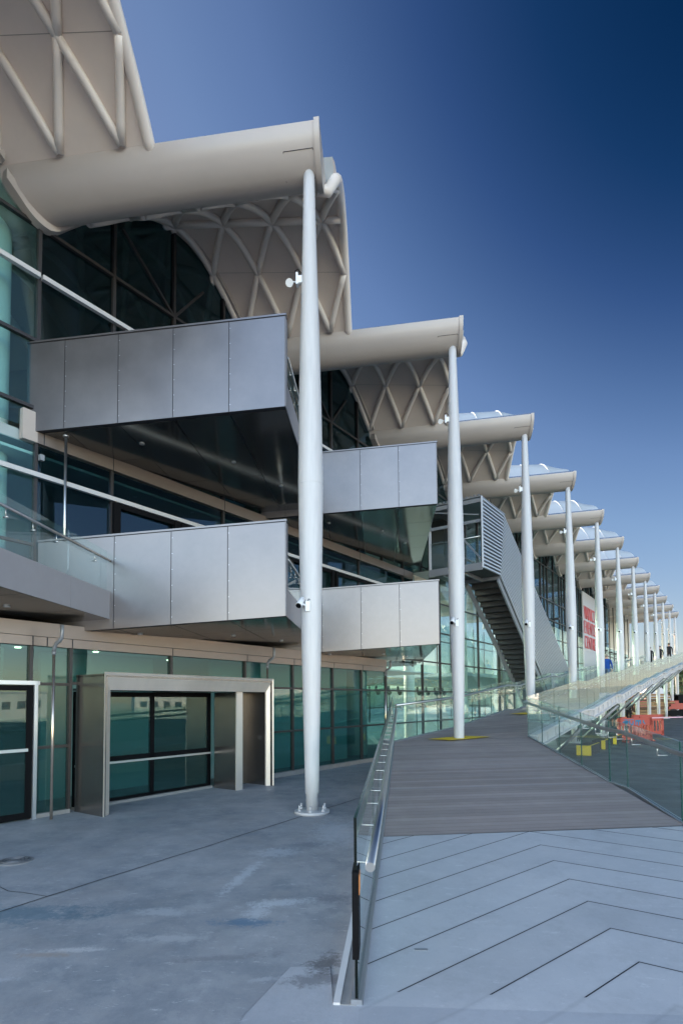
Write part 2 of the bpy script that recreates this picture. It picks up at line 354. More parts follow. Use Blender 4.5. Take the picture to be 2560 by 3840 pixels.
# ------------------------------------------------------------ ground
def sheet(name, rings, m, kind='structure'):
    b = MB(); b.add(*rings); o = b.build(name, m); tag(o, kind=kind); return o
g = MB(); g.add([(-60, -30, 0), (48, -30, 0), (48, 150, 0), (-60, 150, 0)], [(0, 1, 2, 3)]); g.box(-60, 48, -30, 150, -4, -.02)
tag(g.build('ground', 'quay'), kind='structure')
M['asph'] = concrete('quay_asphalt', (.105, .115, .115), (.075, .085, .088), .6, mottled=.5)
g = MB(); g.add([(3.75, -10, .004), (47, -10, .004), (47, 140, .004), (40, 140, .004), (4.2, 13.6, .004), (3.75, 12, .004)], [(0, 1, 2, 3, 4, 5)]); tag(g.build('quay_road', 'asph'), kind='structure')
# expansion joint and crack in the quay surface
jb = MB()
def crack(pts, w, z=.004):
    for a, b in zip(pts, pts[1:]):
        a = Vector((*a, z)); b = Vector((*b, z)); n = Vector((-(b - a).y, (b - a).x, 0)).normalized() * w / 2
        jb.add([a - n, b - n, b + n, a + n], [(0, 1, 2, 3)])
pts = []
for i in range(41):
    t = i / 40; x = -5.0 + 4.6 * t; y = 4.64 + (x + 3.23) * 2.03
    pts.append((x + random.uniform(-.008, .008), y + random.uniform(-.01, .01)))
crack([p for p in pts if p[1] > 1], .014)
cp = [(-3.95, 5.35), (-3.7, 5.28), (-3.5, 5.14), (-3.3, 5.1), (-3.05, 5.02), (-2.99, 5.12)]
crack(cp, .008)
tag(jb.build('ground_joint', 'joint'), kind='structure')
wt = MB(); wt.add([(-3000, -600, -2.2), (3000, -600, -2.2), (3000, 3500, -2.2), (-3000, 3500, -2.2)], [(0, 1, 2, 3)])
M['water'] = mat('harbour_water', (.03, .06, .075), .12, bump=.6, bscale=.8)
tag(wt.build('water', 'water'), kind='structure')
hb = MB(); hb.smooth = True
hv = []; hf = []
nx = 60
for j, (yy, hh) in enumerate(((500, -2.3), (620, 10), (760, 16), (950, 12), (1200, -2.3))):
    for i in range(nx + 1):
        x = -200 + 1500 * i / nx
        hv.append((x, yy + 40 * math.sin(i * .3), hh * (1 + .35 * math.sin(i * .55 + j) + .2 * math.sin(i * 1.3 + 2 * j)) if hh > 0 else hh))
for j in range(4):
    for i in range(nx): hf.append((j * (nx + 1) + i, j * (nx + 1) + i + 1, (j + 1) * (nx + 1) + i + 1, (j + 1) * (nx + 1) + i))
hb.add(hv, hf); tag(hb.build('hills', 'hill'), kind='structure')

# apron in front of the ramp, sloping chevron slab, timber deck
ap = MB(); ap.add([(-1.0, 1.2, .006), (-.15, 1.2, .006), (-.15, 3.33, .006), (-.30, 3.33, .006), (-.36, 3.8, .006), (-.62, 3.78, .006), (-.78, 3.2, .006)], [(0, 1, 2, 3, 4, 5, 6)])
tag(ap.build('apron_paving', 'apron'), kind='structure')
def zs(y): return .08 * (y - 3.33)
def xl(y): return -.16 + .0417 * (y - 3.33)
sb = MB()
sb.add([(-.15, 3.33, .008), (3.5, 3.33, .008), (3.5, 6.86, zs(6.86) + .006), (xl(6.37) + .03, 6.37, zs(6.37) + .006), (-.15, 1.2, .006), (3.5, 1.2, .006)], [(0, 1, 2, 3), (4, 5, 1, 0)])
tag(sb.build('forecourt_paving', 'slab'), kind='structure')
kb = MB()   # white painted edge of the slab and ramp
ys = [3.33, 5, 7, 9, 11, 13.3]
for a, b in zip(ys, ys[1:]):
    xa, xb = xl(a) - .14, xl(b) - .14
    kb.hexa([(xa, a, -.02), (xa + .04, a, -.02), (xb + .04, b, -.02), (xb, b, -.02), (xa, a, zs(a) + .02), (xa + .04, a, zs(a) + .02), (xb + .04, b, zs(b) + .02), (xb, b, zs(b) + .02)])
tag(kb.build('ramp_kerb', 'white'), kind='structure')
kb = MB()
for a, b in zip(ys, ys[1:]):
    xa, xb = xl(a) - .10, xl(b) - .10
    kb.hexa([(xa, a, -.02), (xl(a) + .03, a, -.02), (xl(b) + .03, b, -.02), (xb, b, -.02), (xa, a, zs(a) + .010), (xl(a) + .03, a, zs(a) + .010), (xl(b) + .03, b, zs(b) + .010), (xb, b, zs(b) + .010)])
M['kerbc'] = mat('kerb_concrete', (.26, .25, .24), .8, var=.15)
tag(kb.build('ramp_edge_strip', 'kerbc'), kind='structure')
# deck height along the long ramp, measured along U from the corner K0, level at every column bay
def zr(t):
    if t < 0: return .87 + .03 * t
    t0 = t; z = .87
    base = 5.4
    if t <= base: return z + .1 * t
    z += .1 * base; t -= base
    n = int(t // SP); r = t - n * SP; z += n * .515
    return z + (0 if r < 1.15 else (r - 1.15) * .515 / (SP - 1.15))
TL = -2.4
L1 = Vector((.24, 13.33, 0))
breaks = [0, 1.2, 2.4, 4, 5.4]
t = 5.4
while t < 66: breaks += [t + 1.15, t + SP]; t += SP
db = MB(); rowsL = [(xl(6.37) + .03, 6.37, zs(6.37) + .01), (xl(9.8), 9.8, zs(9.8) + .01), (.24, 13.33, .79)]; rowsR = [(3.47, 6.87, zs(6.87) + .01), (3.5, 10.3, zs(10.3) + .01), (3.54, 14.15, .87)]
for t in breaks[1:]:
    a = L1 + U * (t - TL) * 1.0; b = K0 + U * t; rowsL.append((a.x, a.y, zr(t) + .0)); rowsR.append((b.x, b.y, zr(t)))
n = len(rowsL)
db.add(rowsL + rowsR, [(i, n + i, n + i + 1, i + 1) for i in range(n - 1)])
db.add([(x, y, z - .12) for x, y, z in rowsL + rowsR], [(i, i + 1, n + i + 1, n + i) for i in range(n - 1)])
tag(db.build('ramp_deck', 'deck'), kind='structure')
# yellow paint round the columns that stand in the deck
def zdk(x, y):
    return zs(y) if y < 13.3 else .79 + (.87 - .79) * min(1, (y - 13.3) / 1.2) if y < 14.5 else zr(((Vector((x, y, 0)) - K0).dot(U)))
yb = MB(); yb.add([(1.05, 13.66, .845), (1.62, 13.42, .83), (2.62, 13.98, .872), (2.05, 14.20, .885)], [(0, 1, 2, 3)])
c = C1 + STEP * 2; zc_ = zr((c - K0).dot(U)) + .006
yb.add([(c.x - .75, c.y - .2, zc_ - .01), (c.x - .1, c.y - .45, zc_ - .03), (c.x + .75, c.y + .12, zc_ + .02), (c.x + .2, c.y + .34, zc_ + .04)], [(0, 1, 2, 3)])
tag(yb.build('deck_markings', 'yellow'), kind='structure')

# ------------------------------------------------------------ steelwork under the long ramp
ramp = thing('ramp_frame', K0, 'white steel edge beam and raking struts carrying the long glazed ramp', 'ramp frame')
eb = MB(); ET = [0] + breaks[1:]
for a, b in zip(ET, ET[1:]):
    for o0, o1, d0, d1 in ((.02, .20, -.02, .03), (.06, .10, -.30, -.02), (.0, .18, -.34, -.30)):
        A = K0 + U * a - NU * o0; B = K0 + U * b - NU * o0; A2 = K0 + U * a - NU * o1; B2 = K0 + U * b - NU * o1
        za, zb = zr(a), zr(b)
        eb.hexa([A + Vector((0, 0, za + d0)), B + Vector((0, 0, zb + d0)), B2 + Vector((0, 0, zb + d0)), A2 + Vector((0, 0, za + d0)),
                 A + Vector((0, 0, za + d1)), B + Vector((0, 0, zb + d1)), B2 + Vector((0, 0, zb + d1)), A2 + Vector((0, 0, za + d1))])
eb.build('edge_beam', 'white', ramp)
eb = MB(); t = .4
while t < 60:
    A = K0 + U * t - NU * .1; B = K0 + U * t - NU * .2; eb.bar(A + Vector((0, 0, zr(t) - .02)), A + Vector((0, 0, zr(t) - .30)), .012, .1, up=tuple(NU)); 
    t += .82
eb.build('stiffener', 'white', ramp)
for i in range(1, 9):
    t = 5.6 + SP * (i - 1) + .6
    tip = K0 + U * t + Vector((0, 0, zr(t) - .42)) - NU * .05
    foot = tip + Vector((-1.05, .95, -1.35))
    b = MB(); b.tube([tip, foot], .055, 10); b.tube([tip + U * .18, foot + U * .18], .055, 10); b.bar(tip + U * -.1 + Vector((0, 0, .08)), tip + U * .3 + Vector((0, 0, .08)), .14, .1)
    b.bar(foot + U * -.05, foot + NU * 1.2, .08, .08)
    b.build('strut', 'grey', ramp)
    cb = MB(); A = K0 + U * t; Bq = A + NU * 3.4; cb.bar(A + Vector((0, 0, zr(t) - .26)), Bq + Vector((0, 0, zr(t) - .26)), .12, .2); cb.build('cross_beam', 'white', ramp)

# ------------------------------------------------------------ glass balustrades
def rail(name, label, pts, side, glass_h=1.0, hr=.86, panel=1.22, gm='glassg'):
    """pts: base line (x,y,z) list; side = +1/-1 puts the handrail left/right of the line"""
    pts = [Vector(p) for p in pts]; o = thing(name, pts[0], label, 'balustrade')
    segs = []
    ch = MB()
    for a, b in zip(pts, pts[1:]):
        d = b - a; h = Vector((d.x, d.y, 0)); n = Vector((-h.y, h.x, 0)).normalized()
        x = n * .032
        z0, z1 = Vector((0, 0, -.02)), Vector((0, 0, .028))
        ch.hexa([a - x + z0, b - x + z0, b + x + z0, a + x + z0, a - x + z1, b - x + z1, b + x + z1, a + x + z1])
        segs.append((a, b, n))
    ch.build('base_channel', 'aluB', o)
    first = True
    for a, b, n in segs:
        L_ = (b - a).length; k = max(1, round(L_ / panel))
        for i in range(k):
            p = a + (b - a) * (i / k) ; q = a + (b - a) * ((i + 1) / k); e = (q - p).normalized() * .008
            p = p + e; q = q - e
            t = n * .0085; up = Vector((0, 0, glass_h)); lo = Vector((0, 0, .03))
            g = MB(); g.hexa([p - t + lo, q - t + lo, q + t + lo, p + t + lo, p - t + up, q - t + up, q + t + up, p + t + up])
            g.mi[5 - 0] = 0
            ob = g.build('glass_panel', [gm, 'glassedge', 'blackedge'], o)
            for f in ob.data.polygons:
                nn = f.normal
                if abs(nn.dot(n)) < .5: f.material_index = 1
                if first and nn.dot((a - b).normalized()) > .8: f.material_index = 2
            first = False
            for w in (.25, .75):
                c = p + (q - p) * w; top = c + n * side * .085 + Vector((0, 0, hr))
                br = MB(); br.tube([c - n * side * .03 + Vector((0, 0, hr - .12)), c + n * side * .085 + Vector((0, 0, hr - .12))], .008, 6)
                br.tube([c + n * side * .085 + Vector((0, 0, hr - .12)), top], .007, 6); br.build('bracket', 'steel', o)
    path = [a + n * side * .085 + Vector((0, 0, hr)) for a, b, n in segs] + [segs[-1][1] + segs[-1][2] * side * .085 + Vector((0, 0, hr))]
    h = MB(); h.tube(path, .029, 14); h.build('handrail', 'steel', o)
    return o
near = rail('glass_balustrade', 'nearest glass balustrade with a steel handrail and black end edge, left of the chevron paving',
     [(-.165, 3.33, .01), (xl(5), 5, zs(5)), (xl(7), 7, zs(7)), (xl(9), 9, zs(9)), (xl(11), 11, zs(11)), (.24, 13.33, .79)], -1, 1.06, .78)
e = MB(); e.box(-.184, -.146, 3.290, 3.50, .28, .77); tag(e.build('edge_protector', 'black', near))
e = MB(); e.box(-.145, -.141, 3.30, 3.42, .64, .75); e.build('warning_tag', mat('orange_tag', (.75, .26, .05), .6), near)
pl_ = [(.24, 13.33, .79)]
for t in (breaks[1:]):
    if t > 62: break
    a = L1 + U * (t - TL); pl_.append((a.x, a.y, zr(t)))
rail('glass_balustrade', 'glass balustrade on the building side of the rising timber ramp', pl_, -1, 1.0, .86)
rail('glass_balustrade', 'low glass balustrade along the right edge of the deck, before the orange barrier',
     [(3.5, 4.9, .14), (3.5, 6.98, .29), (3.6, 8.69, .43), (3.50, 9.09, .46), (3.54, 14.15, .87)], 1, .96, .84)
pr_ = [(3.54, 14.15, .87)] + [tuple(K0 + U * t + Vector((0, 0, zr(t)))) for t in breaks[1:] if t < 62]
rail('glass_balustrade', 'long bright glass balustrade climbing along the outer edge of the ramp', pr_, 1, .97, .84, gm='glassramp')

# ------------------------------------------------------------ THE BUILDING
B = thing('events_centre', FAC0, 'long waterfront hall with wave shaped white roofs, steel balconies and a teal glass facade', 'building')
# columns
cprof = [(.095, .04), (.095, .30), (.108, .31), (.116, .7), (.141, 1.9), (.172, 3.35), (.193, 4.6), (.202, 5.25), (.196, 5.7), (.190, 6.2), (.172, 7.1), (.155, 7.9), (.132, 8.7), (.112, 9.5), (.095, 10.3), (.093, 10.52)]
b = MB(); b.lathe(C1, cprof, 40); col0 = b.build('column', 'colpaint', B, origin=C1)
for z in (5.25,):
    b = MB(); b.lathe(C1, [(.2028, z - .006), (.2035, z), (.2028, z + .006)], 40); b.build('weld_seam', 'colpaint', col0, origin=C1)
b = MB(); b.lathe(C1, [(.275, .0), (.275, .045)], 40); bp0 = b.build('base_plate', 'white', col0, origin=C1)
for i in range(6):
    a = math.radians(30 + 60 * i); q = C1 + Vector((math.cos(a) * .215, math.sin(a) * .215, 0))
    b = MB(); b.lathe(q, [(.026, .045), (.026, .075)], 6); b.lathe(q, [(.014, .07), (.014, .135)], 8); b.build('bolt', 'white', col0, origin=C1)
b = MB(); b.lathe(C1, [(.29, -.01), (.283, .006)], 18); b.build('grout_pad', 'kerbc', col0, origin=C1)
# gutter beam
gp = [(PY[i], PZ[i]) for i in range(10)]
def gsec(x, grow=0):
    c_ = (9.08, 10.8); pts = gp + [(9.66, 11.0), (9.3, 11.0), (8.6, 11.02)]
    res = []
    for y, z in pts:
        d = math.hypot(y - c_[0], z - c_[1]); k = 1 + grow / max(d, .1); res.append((x, c_[0] + (y - c_[0]) * k, c_[1] + (z - c_[1]) * k + FALL * (x + .9)))
    return res
def loft(b, secs, caps=True):
    n = len(secs[0]); vs = [p for s_ in secs for p in s_]
    b.smooth = True
    b.add(vs, [(i * n + j, i * n + (j + 1) % n, (i + 1) * n + (j + 1) % n, (i + 1) * n + j) for i in range(len(secs) - 1) for j in range(n)])
    b.smooth = False
    if caps:
        b.add(secs[0], [tuple(range(n))]); b.add(secs[-1], [tuple(range(n))])
def split_sharp(o, ang=35):
    bm = bmesh.new(); bm.from_mesh(o.data); bmesh.ops.remove_doubles(bm, verts=bm.verts, dist=.0005)
    es = [e for e in bm.edges if len(e.link_faces) == 2 and e.calc_face_angle(0) > math.radians(ang)]
    bmesh.ops.split_edges(bm, edges=es); bm.to_mesh(o.data); bm.free()
GL, GR = -19.0, -.99
b = MB(); loft(b, [gsec(x) for x in (GL, -14, -9, -6.3, -4, -2.5, GR)]); gut0 = b.build('gutter_beam', 'roof', B, origin=C1); split_sharp(gut0)
b = MB(); loft(b, [gsec(GR + .002, .035), gsec(-.90, .035)]); gf = b.build('end_flange', 'roof', gut0, origin=C1); split_sharp(gf)
b = MB()
for x0, x1 in ((-14, -6.2), (-6.2, -3.6), (-3.6, -.95)):
    b.hexa([(x0, 8.60, 11.02 + FALL * (x0 + .9)), (x1, 8.60, 11.02 + FALL * (x1 + .9)), (x1, 8.66, 11.02 + FALL * (x1 + .9)), (x0, 8.66, 11.02 + FALL * (x0 + .9)),
            (x0, 8.66, 11.12 + FALL * (x0 + .9)), (x1, 8.66, 11.12 + FALL * (x1 + .9)), (x1, 8.70, 11.12 + FALL * (x1 + .9)), (x0, 8.70, 11.12 + FALL * (x0 + .9))])
b.build('flashing', 'flash', gut0, origin=C1)
for x in (-1.15, -1.9, -2.45, -3.2, -3.9, -4.6, -5.3, -1.02, -2.1, -4.1, -5.6):
    b = MB(); z = rz(x, 8.55) + .0; b.box(x - .02, x + .02, 8.56, 8.60, z + .0, z + .035); b.build('fixing_clip', 'flash', gut0, origin=C1)
b = MB()                                                   # access hatch seam round the column head
for (xa, ya, xb, yb2) in ((-1.5, 8.66, -1.02, 8.66), (-1.5, 8.66, -1.5, 8.98), (-1.02, 8.66, -1.02, 8.98)):
    b.bar((xa, ya, rz(xa, ya) - .003), (xb, yb2, rz(xb, yb2) - .003), .008, .006)
b.build('hatch_seam', 'joint', gut0, origin=C1)
# vault of bay 0 (between this gutter and the next one)
VX0, VX1 = -18.5, -.76
b = MB(); path = smooth_path(9.64, 13.56, 27)
def OUT(x, y, d=0):
    k = max(0, 1 - (y - 9.64) / 1.6); b_ = min(1, max(0, (-.9 - x) / .7)) * .36 * math.sin(math.pi * min(1, max(0, (y - 9.3) / 4.3))); return (x, y - .24 * k, rz(x, y) + .14 + b_ + .07 * k + d)
xs = [VX0, -12, -8, -6, -4, -2.5, -1.65, -1.15, VX1]
sec = lambda x: [(x, y, rz(x, y)) for y in path] + [OUT(x, y) for y in reversed(path)]
loft(b, [sec(x) for x in xs]); vault0 = b.build('roof_vault', ['soffit', 'skin', 'joint'], B, origin=C1)
split_sharp(vault0, 40)
for f in vault0.data.polygons:
    cy = f.center.y + C1.y; cx = f.center.x + C1.x; cz = f.center.z
    if cz > (rz(cx, max(cy, 9.64)) + .08) or cy < 9.6: f.material_index = 1
for y in (10.35, 12.42):
    b = MB(); b.tube([(x0, y, rz(x0, y) - .001) for x0 in xs[2:]], .004, 4); b.build('panel_seam', 'seam', vault0, origin=C1)
b = MB()                                                   # raised ribs of the outer skin
for x in [-1.65 - .85 * i for i in range(8)]:
    b.tube([OUT(x, y, .01) for y in path], .022, 5)
b.build('skin_rib', 'skin', vault0, origin=C1)
R_ = .072
def rp(x, y): return (x, y, rz(x, y) - R_ * .6)
def arc(xa, ya, xb, yb_, n=7): return [rp(xa + (xb - xa) * i / n, ya + (yb_ - ya) * i / n) for i in range(n + 1)]
b = MB(); b.tube([(VX1 - .3, 9.35, 10.62), (VX1 - .1, 9.5, 10.72)] + [(VX1 + .03, y, rz(VX1, y) + .02) for y in path], .095, 12); b.build('rim_tube', 'lattice', vault0, origin=C1)
rows = [(9.85, 0), (10.42, .5), (11.38, 0), (12.42, .5), (13.38, 0)]
for i in range(12):
    x0 = -1.17 - 1.05 * i
    lb = MB()
    for j in range(4):
        y0, h0 = rows[j]; y1, h1 = rows[j + 1]
        for sgn in (-1, 1):
            if h0 == 0: xa, xb = x0, x0 + sgn * .525
            else: xa, xb = x0 + sgn * .525, x0
            if max(xa, xb) > VX1 + .15: continue
            xa, xb = min(xa, VX1), min(xb, VX1)
            lb.tube(arc(xa, y0, xb, y1, 5), R_, 10)
    lb.tube([rp(x0, 11.38), rp(x0 + (1.05 if i else .40), 11.38)], R_, 10)
    for (yy, h) in rows[1:4:2]: lb.ball(rp(x0 - .525, yy), R_ * 1.04)
    lb.ball(rp(x0, 11.38), R_ * 1.04)
    lb.build('lattice_tube', 'lattice', vault0, origin=C1)
# curved white fascia following the roof on the facade plane
def fxy(y, o): return FAC0.x + (y - FAC0.y) * U.x / U.y + 0 + (NU * o).x - (NU * o).y * U.x / U.y
OF = .8
b = MB(); ysn = [8.0 + .1 * i for i in range(0, 46)]
ysn = [8.56 + (13.42 - 8.56) * i / 54 for i in range(55)]
def rimz(y): 
    v = [prof(min(max(y + d, 8.50), 13.6)) for d in (-.18, -.09, 0, .09, .18)]
    return sum(v) / 5
secs = []
for y in ysn:
    x = fxy(y, OF); z = rimz(y) + FALL * (x + .9); z = min(z, rz(x, y))
    p0 = Vector((x, y, z)); o = -NU * .16
    bmp = max(0, 1 - abs(y - 9.3) / .55) ** .7; w = .03 + .12 * bmp; th = .14 - .10 * bmp
    secs.append([p0 + Vector((0, 0, th)), p0 + o + Vector((0, 0, th)), p0 + o + Vector((0, 0, -w)), p0 + Vector((0, 0, -w))])
loft(b, secs); arch0 = b.build('arch_fascia', 'roof', B, origin=C1); split_sharp(arch0, 50)
# arched glazing above the upper floor, one bay
ZB = 6.45
def pane(poly_sz, off, m, name='window_pane', parent=None, th=.02):
    b = MB(); b.prism([S(s_, off, z) for s_, z in poly_sz], NU * th); return b.build(name, m, parent or B, origin=C1)
def roofline(s_):
    p = S(s_, OF, 0); k = math.floor((p.y - 8.544) / 4.8868); y = p.y - k * 4.8868; x = p.x - k * 2.9516; return rimz(y) + FALL * (x + .9) - .05
s0b = -.31
SB = [s0b + SP * i / 4 for i in range(5)]
proto_up = []
for a, c_ in zip(SB, SB[1:]):
    top = [(c_ - (c_ - a) * i / 8, roofline(c_ - (c_ - a) * i / 8)) for i in range(9)]
    proto_up.append(pane([(a, ZB), (c_, ZB)] + top, OF + .03, 'facup'))
b = MB()
for z in (6.81, 8.0, 10.06):
    b.sbox(s0b, s0b + SP, OF - .03, OF + .05, z - .028, z + .028)
for i, s_ in enumerate(SB[:4]): b.sbox(s_ - .03, s_ + .03, OF - .035, OF + .06, ZB, min(roofline(s_), roofline(s_ + .05)))
b.bar(S(1.3, OF, 11.15), S(2.55, OF, 10.06), .05, .05); b.bar(S(2.55, OF, 10.06), S(3.35, OF, 11.1), .05, .05)
mulU = b.build('window_frame', 'mull', B, origin=C1)
b = MB(); b.sbox(s0b + .02, s0b + SP - .02, OF - .11, OF - .031, 9.09, 9.17); silU = b.build('window_sill', 'white', B, origin=C1)
b = MB(); b.sbox(1.28, 1.42, OF - .10, OF + .02, 6.9, 9.05); b.sbox(1.9, 2.0, OF - .08, OF + .02, 6.9, 9.05); drU = b.build('door_frame', 'black', B, origin=C1)

# copies of everything that repeats per bay
for k in range(1, 12): copy_part(col0, STEP * k)
copy_part(gut0, -STEP)
for k in range(1, 12): copy_part(gut0, STEP * k)
copy_part(vault0, -STEP); copy_part(vault0, -STEP * 2)
for k in range(1, 12): copy_part(vault0, STEP * k)
for k in range(-2, 11): copy_part(arch0, STEP * k) if k else None
for k in range(-2, 9):
    if k == 0: continue
    for p in proto_up + [mulU]:
        c_ = copy_part(p, STEP * k)
        if k < 0 and p is not mulU: c_.data = p.data.copy(); c_.data.materials.clear(); c_.data.materials.append(M['facleft'])
    if k <= 1: copy_part(silU, STEP * k)
    if k == 1: copy_part(drU, STEP * k)

# lower facade, plane off 0
def gpanel(s0, s1, z0, z1, m='faclow', off=0): pane([(s0, z0), (s1, z0), (s1, z1), (s0, z1)], off + .02, m)
GS = [-6, -3.4, -1.2, -.72, -.09]
fr = MB()
def mul(s_, z0, z1, off=0, w=.05): fr.sbox(s_ - w / 2, s_ + w / 2, off - .03, off + .05, z0, z1)
def tran(s0, s1, z, off=0, w=.045): fr.sbox(s0, s1, off - .026, off + .045, z - w / 2, z + w / 2)
for a, c_ in zip(GS, GS[1:]): gpanel(a, c_, .05, 2.67)
for s_ in GS[:]: mul(s_, 0, 2.67)
for z in (1.07, 2.06): tran(-6, -1.25, z); tran(-.65, -.09, z)
gpanel(-.09, 3.88, 2.06, 2.67); tran(-.09, 3.88, 2.06 + .02)
mul(1.9, 2.08, 2.67)
GS2 = [3.88, 5.5, 7.15, 8.55, 9.93]
for a, c_ in zip(GS2, GS2[1:]): gpanel(a, c_, .05, 2.67)
for s_ in GS2: mul(s_, 0, 2.67)
for z in (1.05, 2.08): tran(3.88, 9.93, z)
GS3 = [9.93, 12.4, 13.8, 15.6, 17.5, 20.0, 22.0]
for a, c_ in zip(GS3, GS3[1:]): gpanel(a, c_, .05, 6.42 if a > 13 else 3.0, 'hall' if a > 9 else 'faclow')
for s_ in GS3[1:]: mul(s_, 0, 6.42 if s_ > 13 else 3.0)
for z in (1.05, 2.08, 3.12, 4.22, 5.3, 6.38): tran(13.8 if z > 3.2 else 9.93, 22, z)
# level one glazing between the two balcony levels, same plane and module as the storey above
LS = [s0b - SP, s0b - SP / 2, s0b] + [s0b + SP / 4] + [s0b + SP / 4 * i for i in (3, 5, 7, 9)] + [13.2]
for a, c_ in zip(LS, LS[1:]): gpanel(a, c_, 3.05, 6.18, 'facup' if a >= -.5 else 'facleft', OF)
for s_ in LS: mul(s_, 3.0, 6.2, OF)
tran(-6, s0b, 4.45, OF)
fr.build('facade_frame', 'mull', B)
b = MB(); b.sbox(-6, 13.2, OF - .10, OF - .028, 5.60, 5.68); b.build('window_sill', 'white', B)
b = MB()
for s_, w in ((1.19, .07), (2.60, .06), (2.76, .05), (5.3, .06), (5.5, .05), (8.2, .06), (8.4, .05)): b.sbox(s_ - w, s_ + w, OF - .10, OF - .028, 3.3, 5.58)
b.sbox(1.19, 12, OF - .06, OF - .028, 5.50, 5.59)
b.build('door_frame', 'black', B)
b = MB(); b.sbox(-6, 9.9, -.06, .05, 2.65, 2.79); b.sbox(-6, 9.9, -.045, .05, 2.80, 3.02); b.sbox(-6, 9.9, .051, OF + .05, 2.98, 3.02); b.sbox(s0b, 13.2, OF - .06, OF + .05, 6.20, 6.44)
b.build('fascia_band', 'band', B)
for s_ in [-.72, -.5, -.09, 1.9, 3.9, 5.5, 7.15, 8.55]:
    b = MB(); b.sbox(s_ - .008, s_ + .008, -.064, -.0605, 2.65, 2.79); b.build('fascia_joint', 'joint', B)
for s_ in [-.20] + LS[3:8]:
    b = MB(); b.sbox(s_ - .008, s_ + .008, OF - .064, OF - .0605, 6.20, 6.44); b.build('fascia_joint', 'joint', B)
b = MB(); b.sbox(s0b - .25, s0b - .001, OF - .06, OF + .05, 6.20, 6.72); b.build('corner_panel', 'roof', B)
for s_, z in ((-.26, 5.95),):
    b = MB(); b.sbox(s_ - .03, s_ + .04, OF - .12, OF - .05, z - .05, z + .05); b.build('light_fitting', 'grey', B)
b = MB(); b.sbox(-6, -1.2, -.06, .1, -.01, .06); b.sbox(-.66, -.09, -.06, .1, -.01, .06); b.sbox(3.82, 22, -.10, .1, -.01, .10); b.build('plinth', 'kerbc', B)
# hall facade beyond the stair, plane off .8
HS = [22 + 2.1 * i for i in range(20)]
for a, c_ in zip(HS, HS[1:]):
    if 40.0 <= a < 45.5: continue
    gpanel(a, c_, 0, 6.45, 'hall', OF)
fr = MB()
for s_ in HS: mul(s_, 0, 6.45, OF, .045)
for z in (1.0, 2.2, 3.3, 4.46, 5.65): tran(22, HS[-1], z, OF)
for s_ in HS: mul(s_, 6.45, min(roofline(s_), roofline(s_ + .02)), OF, .04)
fr.build('facade_frame', 'mull', B)
b = MB(); b.sbox(21.98, 22.02, 0, OF + .03, 0, 6.4); b.sbox(13.2, 22, .0, OF + .05, 6.423, 6.44); b.build('setback_ledge', 'mull', B)
# light fittings on the hall facade
for s_ in (26.5, 29.5, 32.5, 48.5, 50.8, 53, 56, 58.5):
    z = 6.95 if s_ < 40 else 6.0
    b = MB(); b.sbox(s_ - .12, s_ + .12, OF - .32, OF - .04, z - .05, z + .08); b.sbox(s_ - .03, s_ + .03, OF - .05, OF, z - .1, z + .1); b.build('light_fitting', 'mull', B)
# interior: floors, walls, columns
b = MB(); b.sbox(-6, 13.6, OF + .06, 8, 3.06, 3.24); b.build('floor_slab', 'inwall', B)
b = MB(); b.sbox(-6, 13.6, .9, 8, 6.2, 6.4); b.build('floor_slab', 'inwall', B)
b = MB(); b.sbox(-6, 13.6, .15, 8, 2.72, 2.76); b.sbox(-6, 13.6, .95, 8, 6.05, 6.1); b.build('ceiling', 'inpale', B)
b = MB(); b.sbox(-8, 13.6, 8, 8.3, 0, 10.6); b.sbox(13.5, 13.7, 3.5, 8, 0, 6.4); b.sbox(-6.2, -6, .1, 8, 0, 10); b.build('inner_wall', 'inwall', B)
b = MB(); b.sbox(.2, 2.6, 1.5, 1.6, 0, 2.7); b.sbox(3.9, 9.4, 1.1, 1.2, 0, 2.72); b.sbox(-6, -1.3, 1.6, 1.7, 0, 2.7); b.build('partition', 'inpale', B)
for s_ in (-.82, 4.9, 10.6):
    b = MB(); b.lathe(S(s_, 1.55, 0), [(.36, 0), (.36, 10.6)], 28); b.build('interior_column', 'incol', B)
for s_ in (15.5, 21, 27, 32.7, 38.5, 44, 49.8, 55.5):
    b = MB(); b.lathe(S(s_, 2.2, 0), [(.22, 0), (.22, 9.6)], 20); b.build('interior_column', 'incol', B)
for s_, o_ in ((-1.8, .9), (-.4, 1.1), (.9, .9), (3.1, 1.6), (5.9, 1.4)):
    b = MB(); b.lathe(S(s_, o_, 2.70), [(.05, 0), (.05, .02)], 12); b.build('downlight', 'lamp', B)
b = MB(); b.sbox(13.7, 62, 1.0, 15.9, -.01, .03); b.sbox(24, 62, 3.2, 15.9, 3.1, 3.3); b.build('hall_floor', 'inwall', B)
fr = MB()
for i in range(16): mul(15 + 3.2 * i, 0, 9.9, 16, .14)
for z in (1.2, 3.4, 5.6, 7.8): tran(13.7, 63, z, 16, .09)
fr.build('rear_facade_frame', 'mull', B)
pane([(13.7, .1), (63, .1), (63, 9.6), (13.7, 9.6)], 16.1, 'hall')
b = MB(); b.sbox(62.8, 63, .8, 16, 0, 10.4); b.build('end_wall', 'whiteled', B)
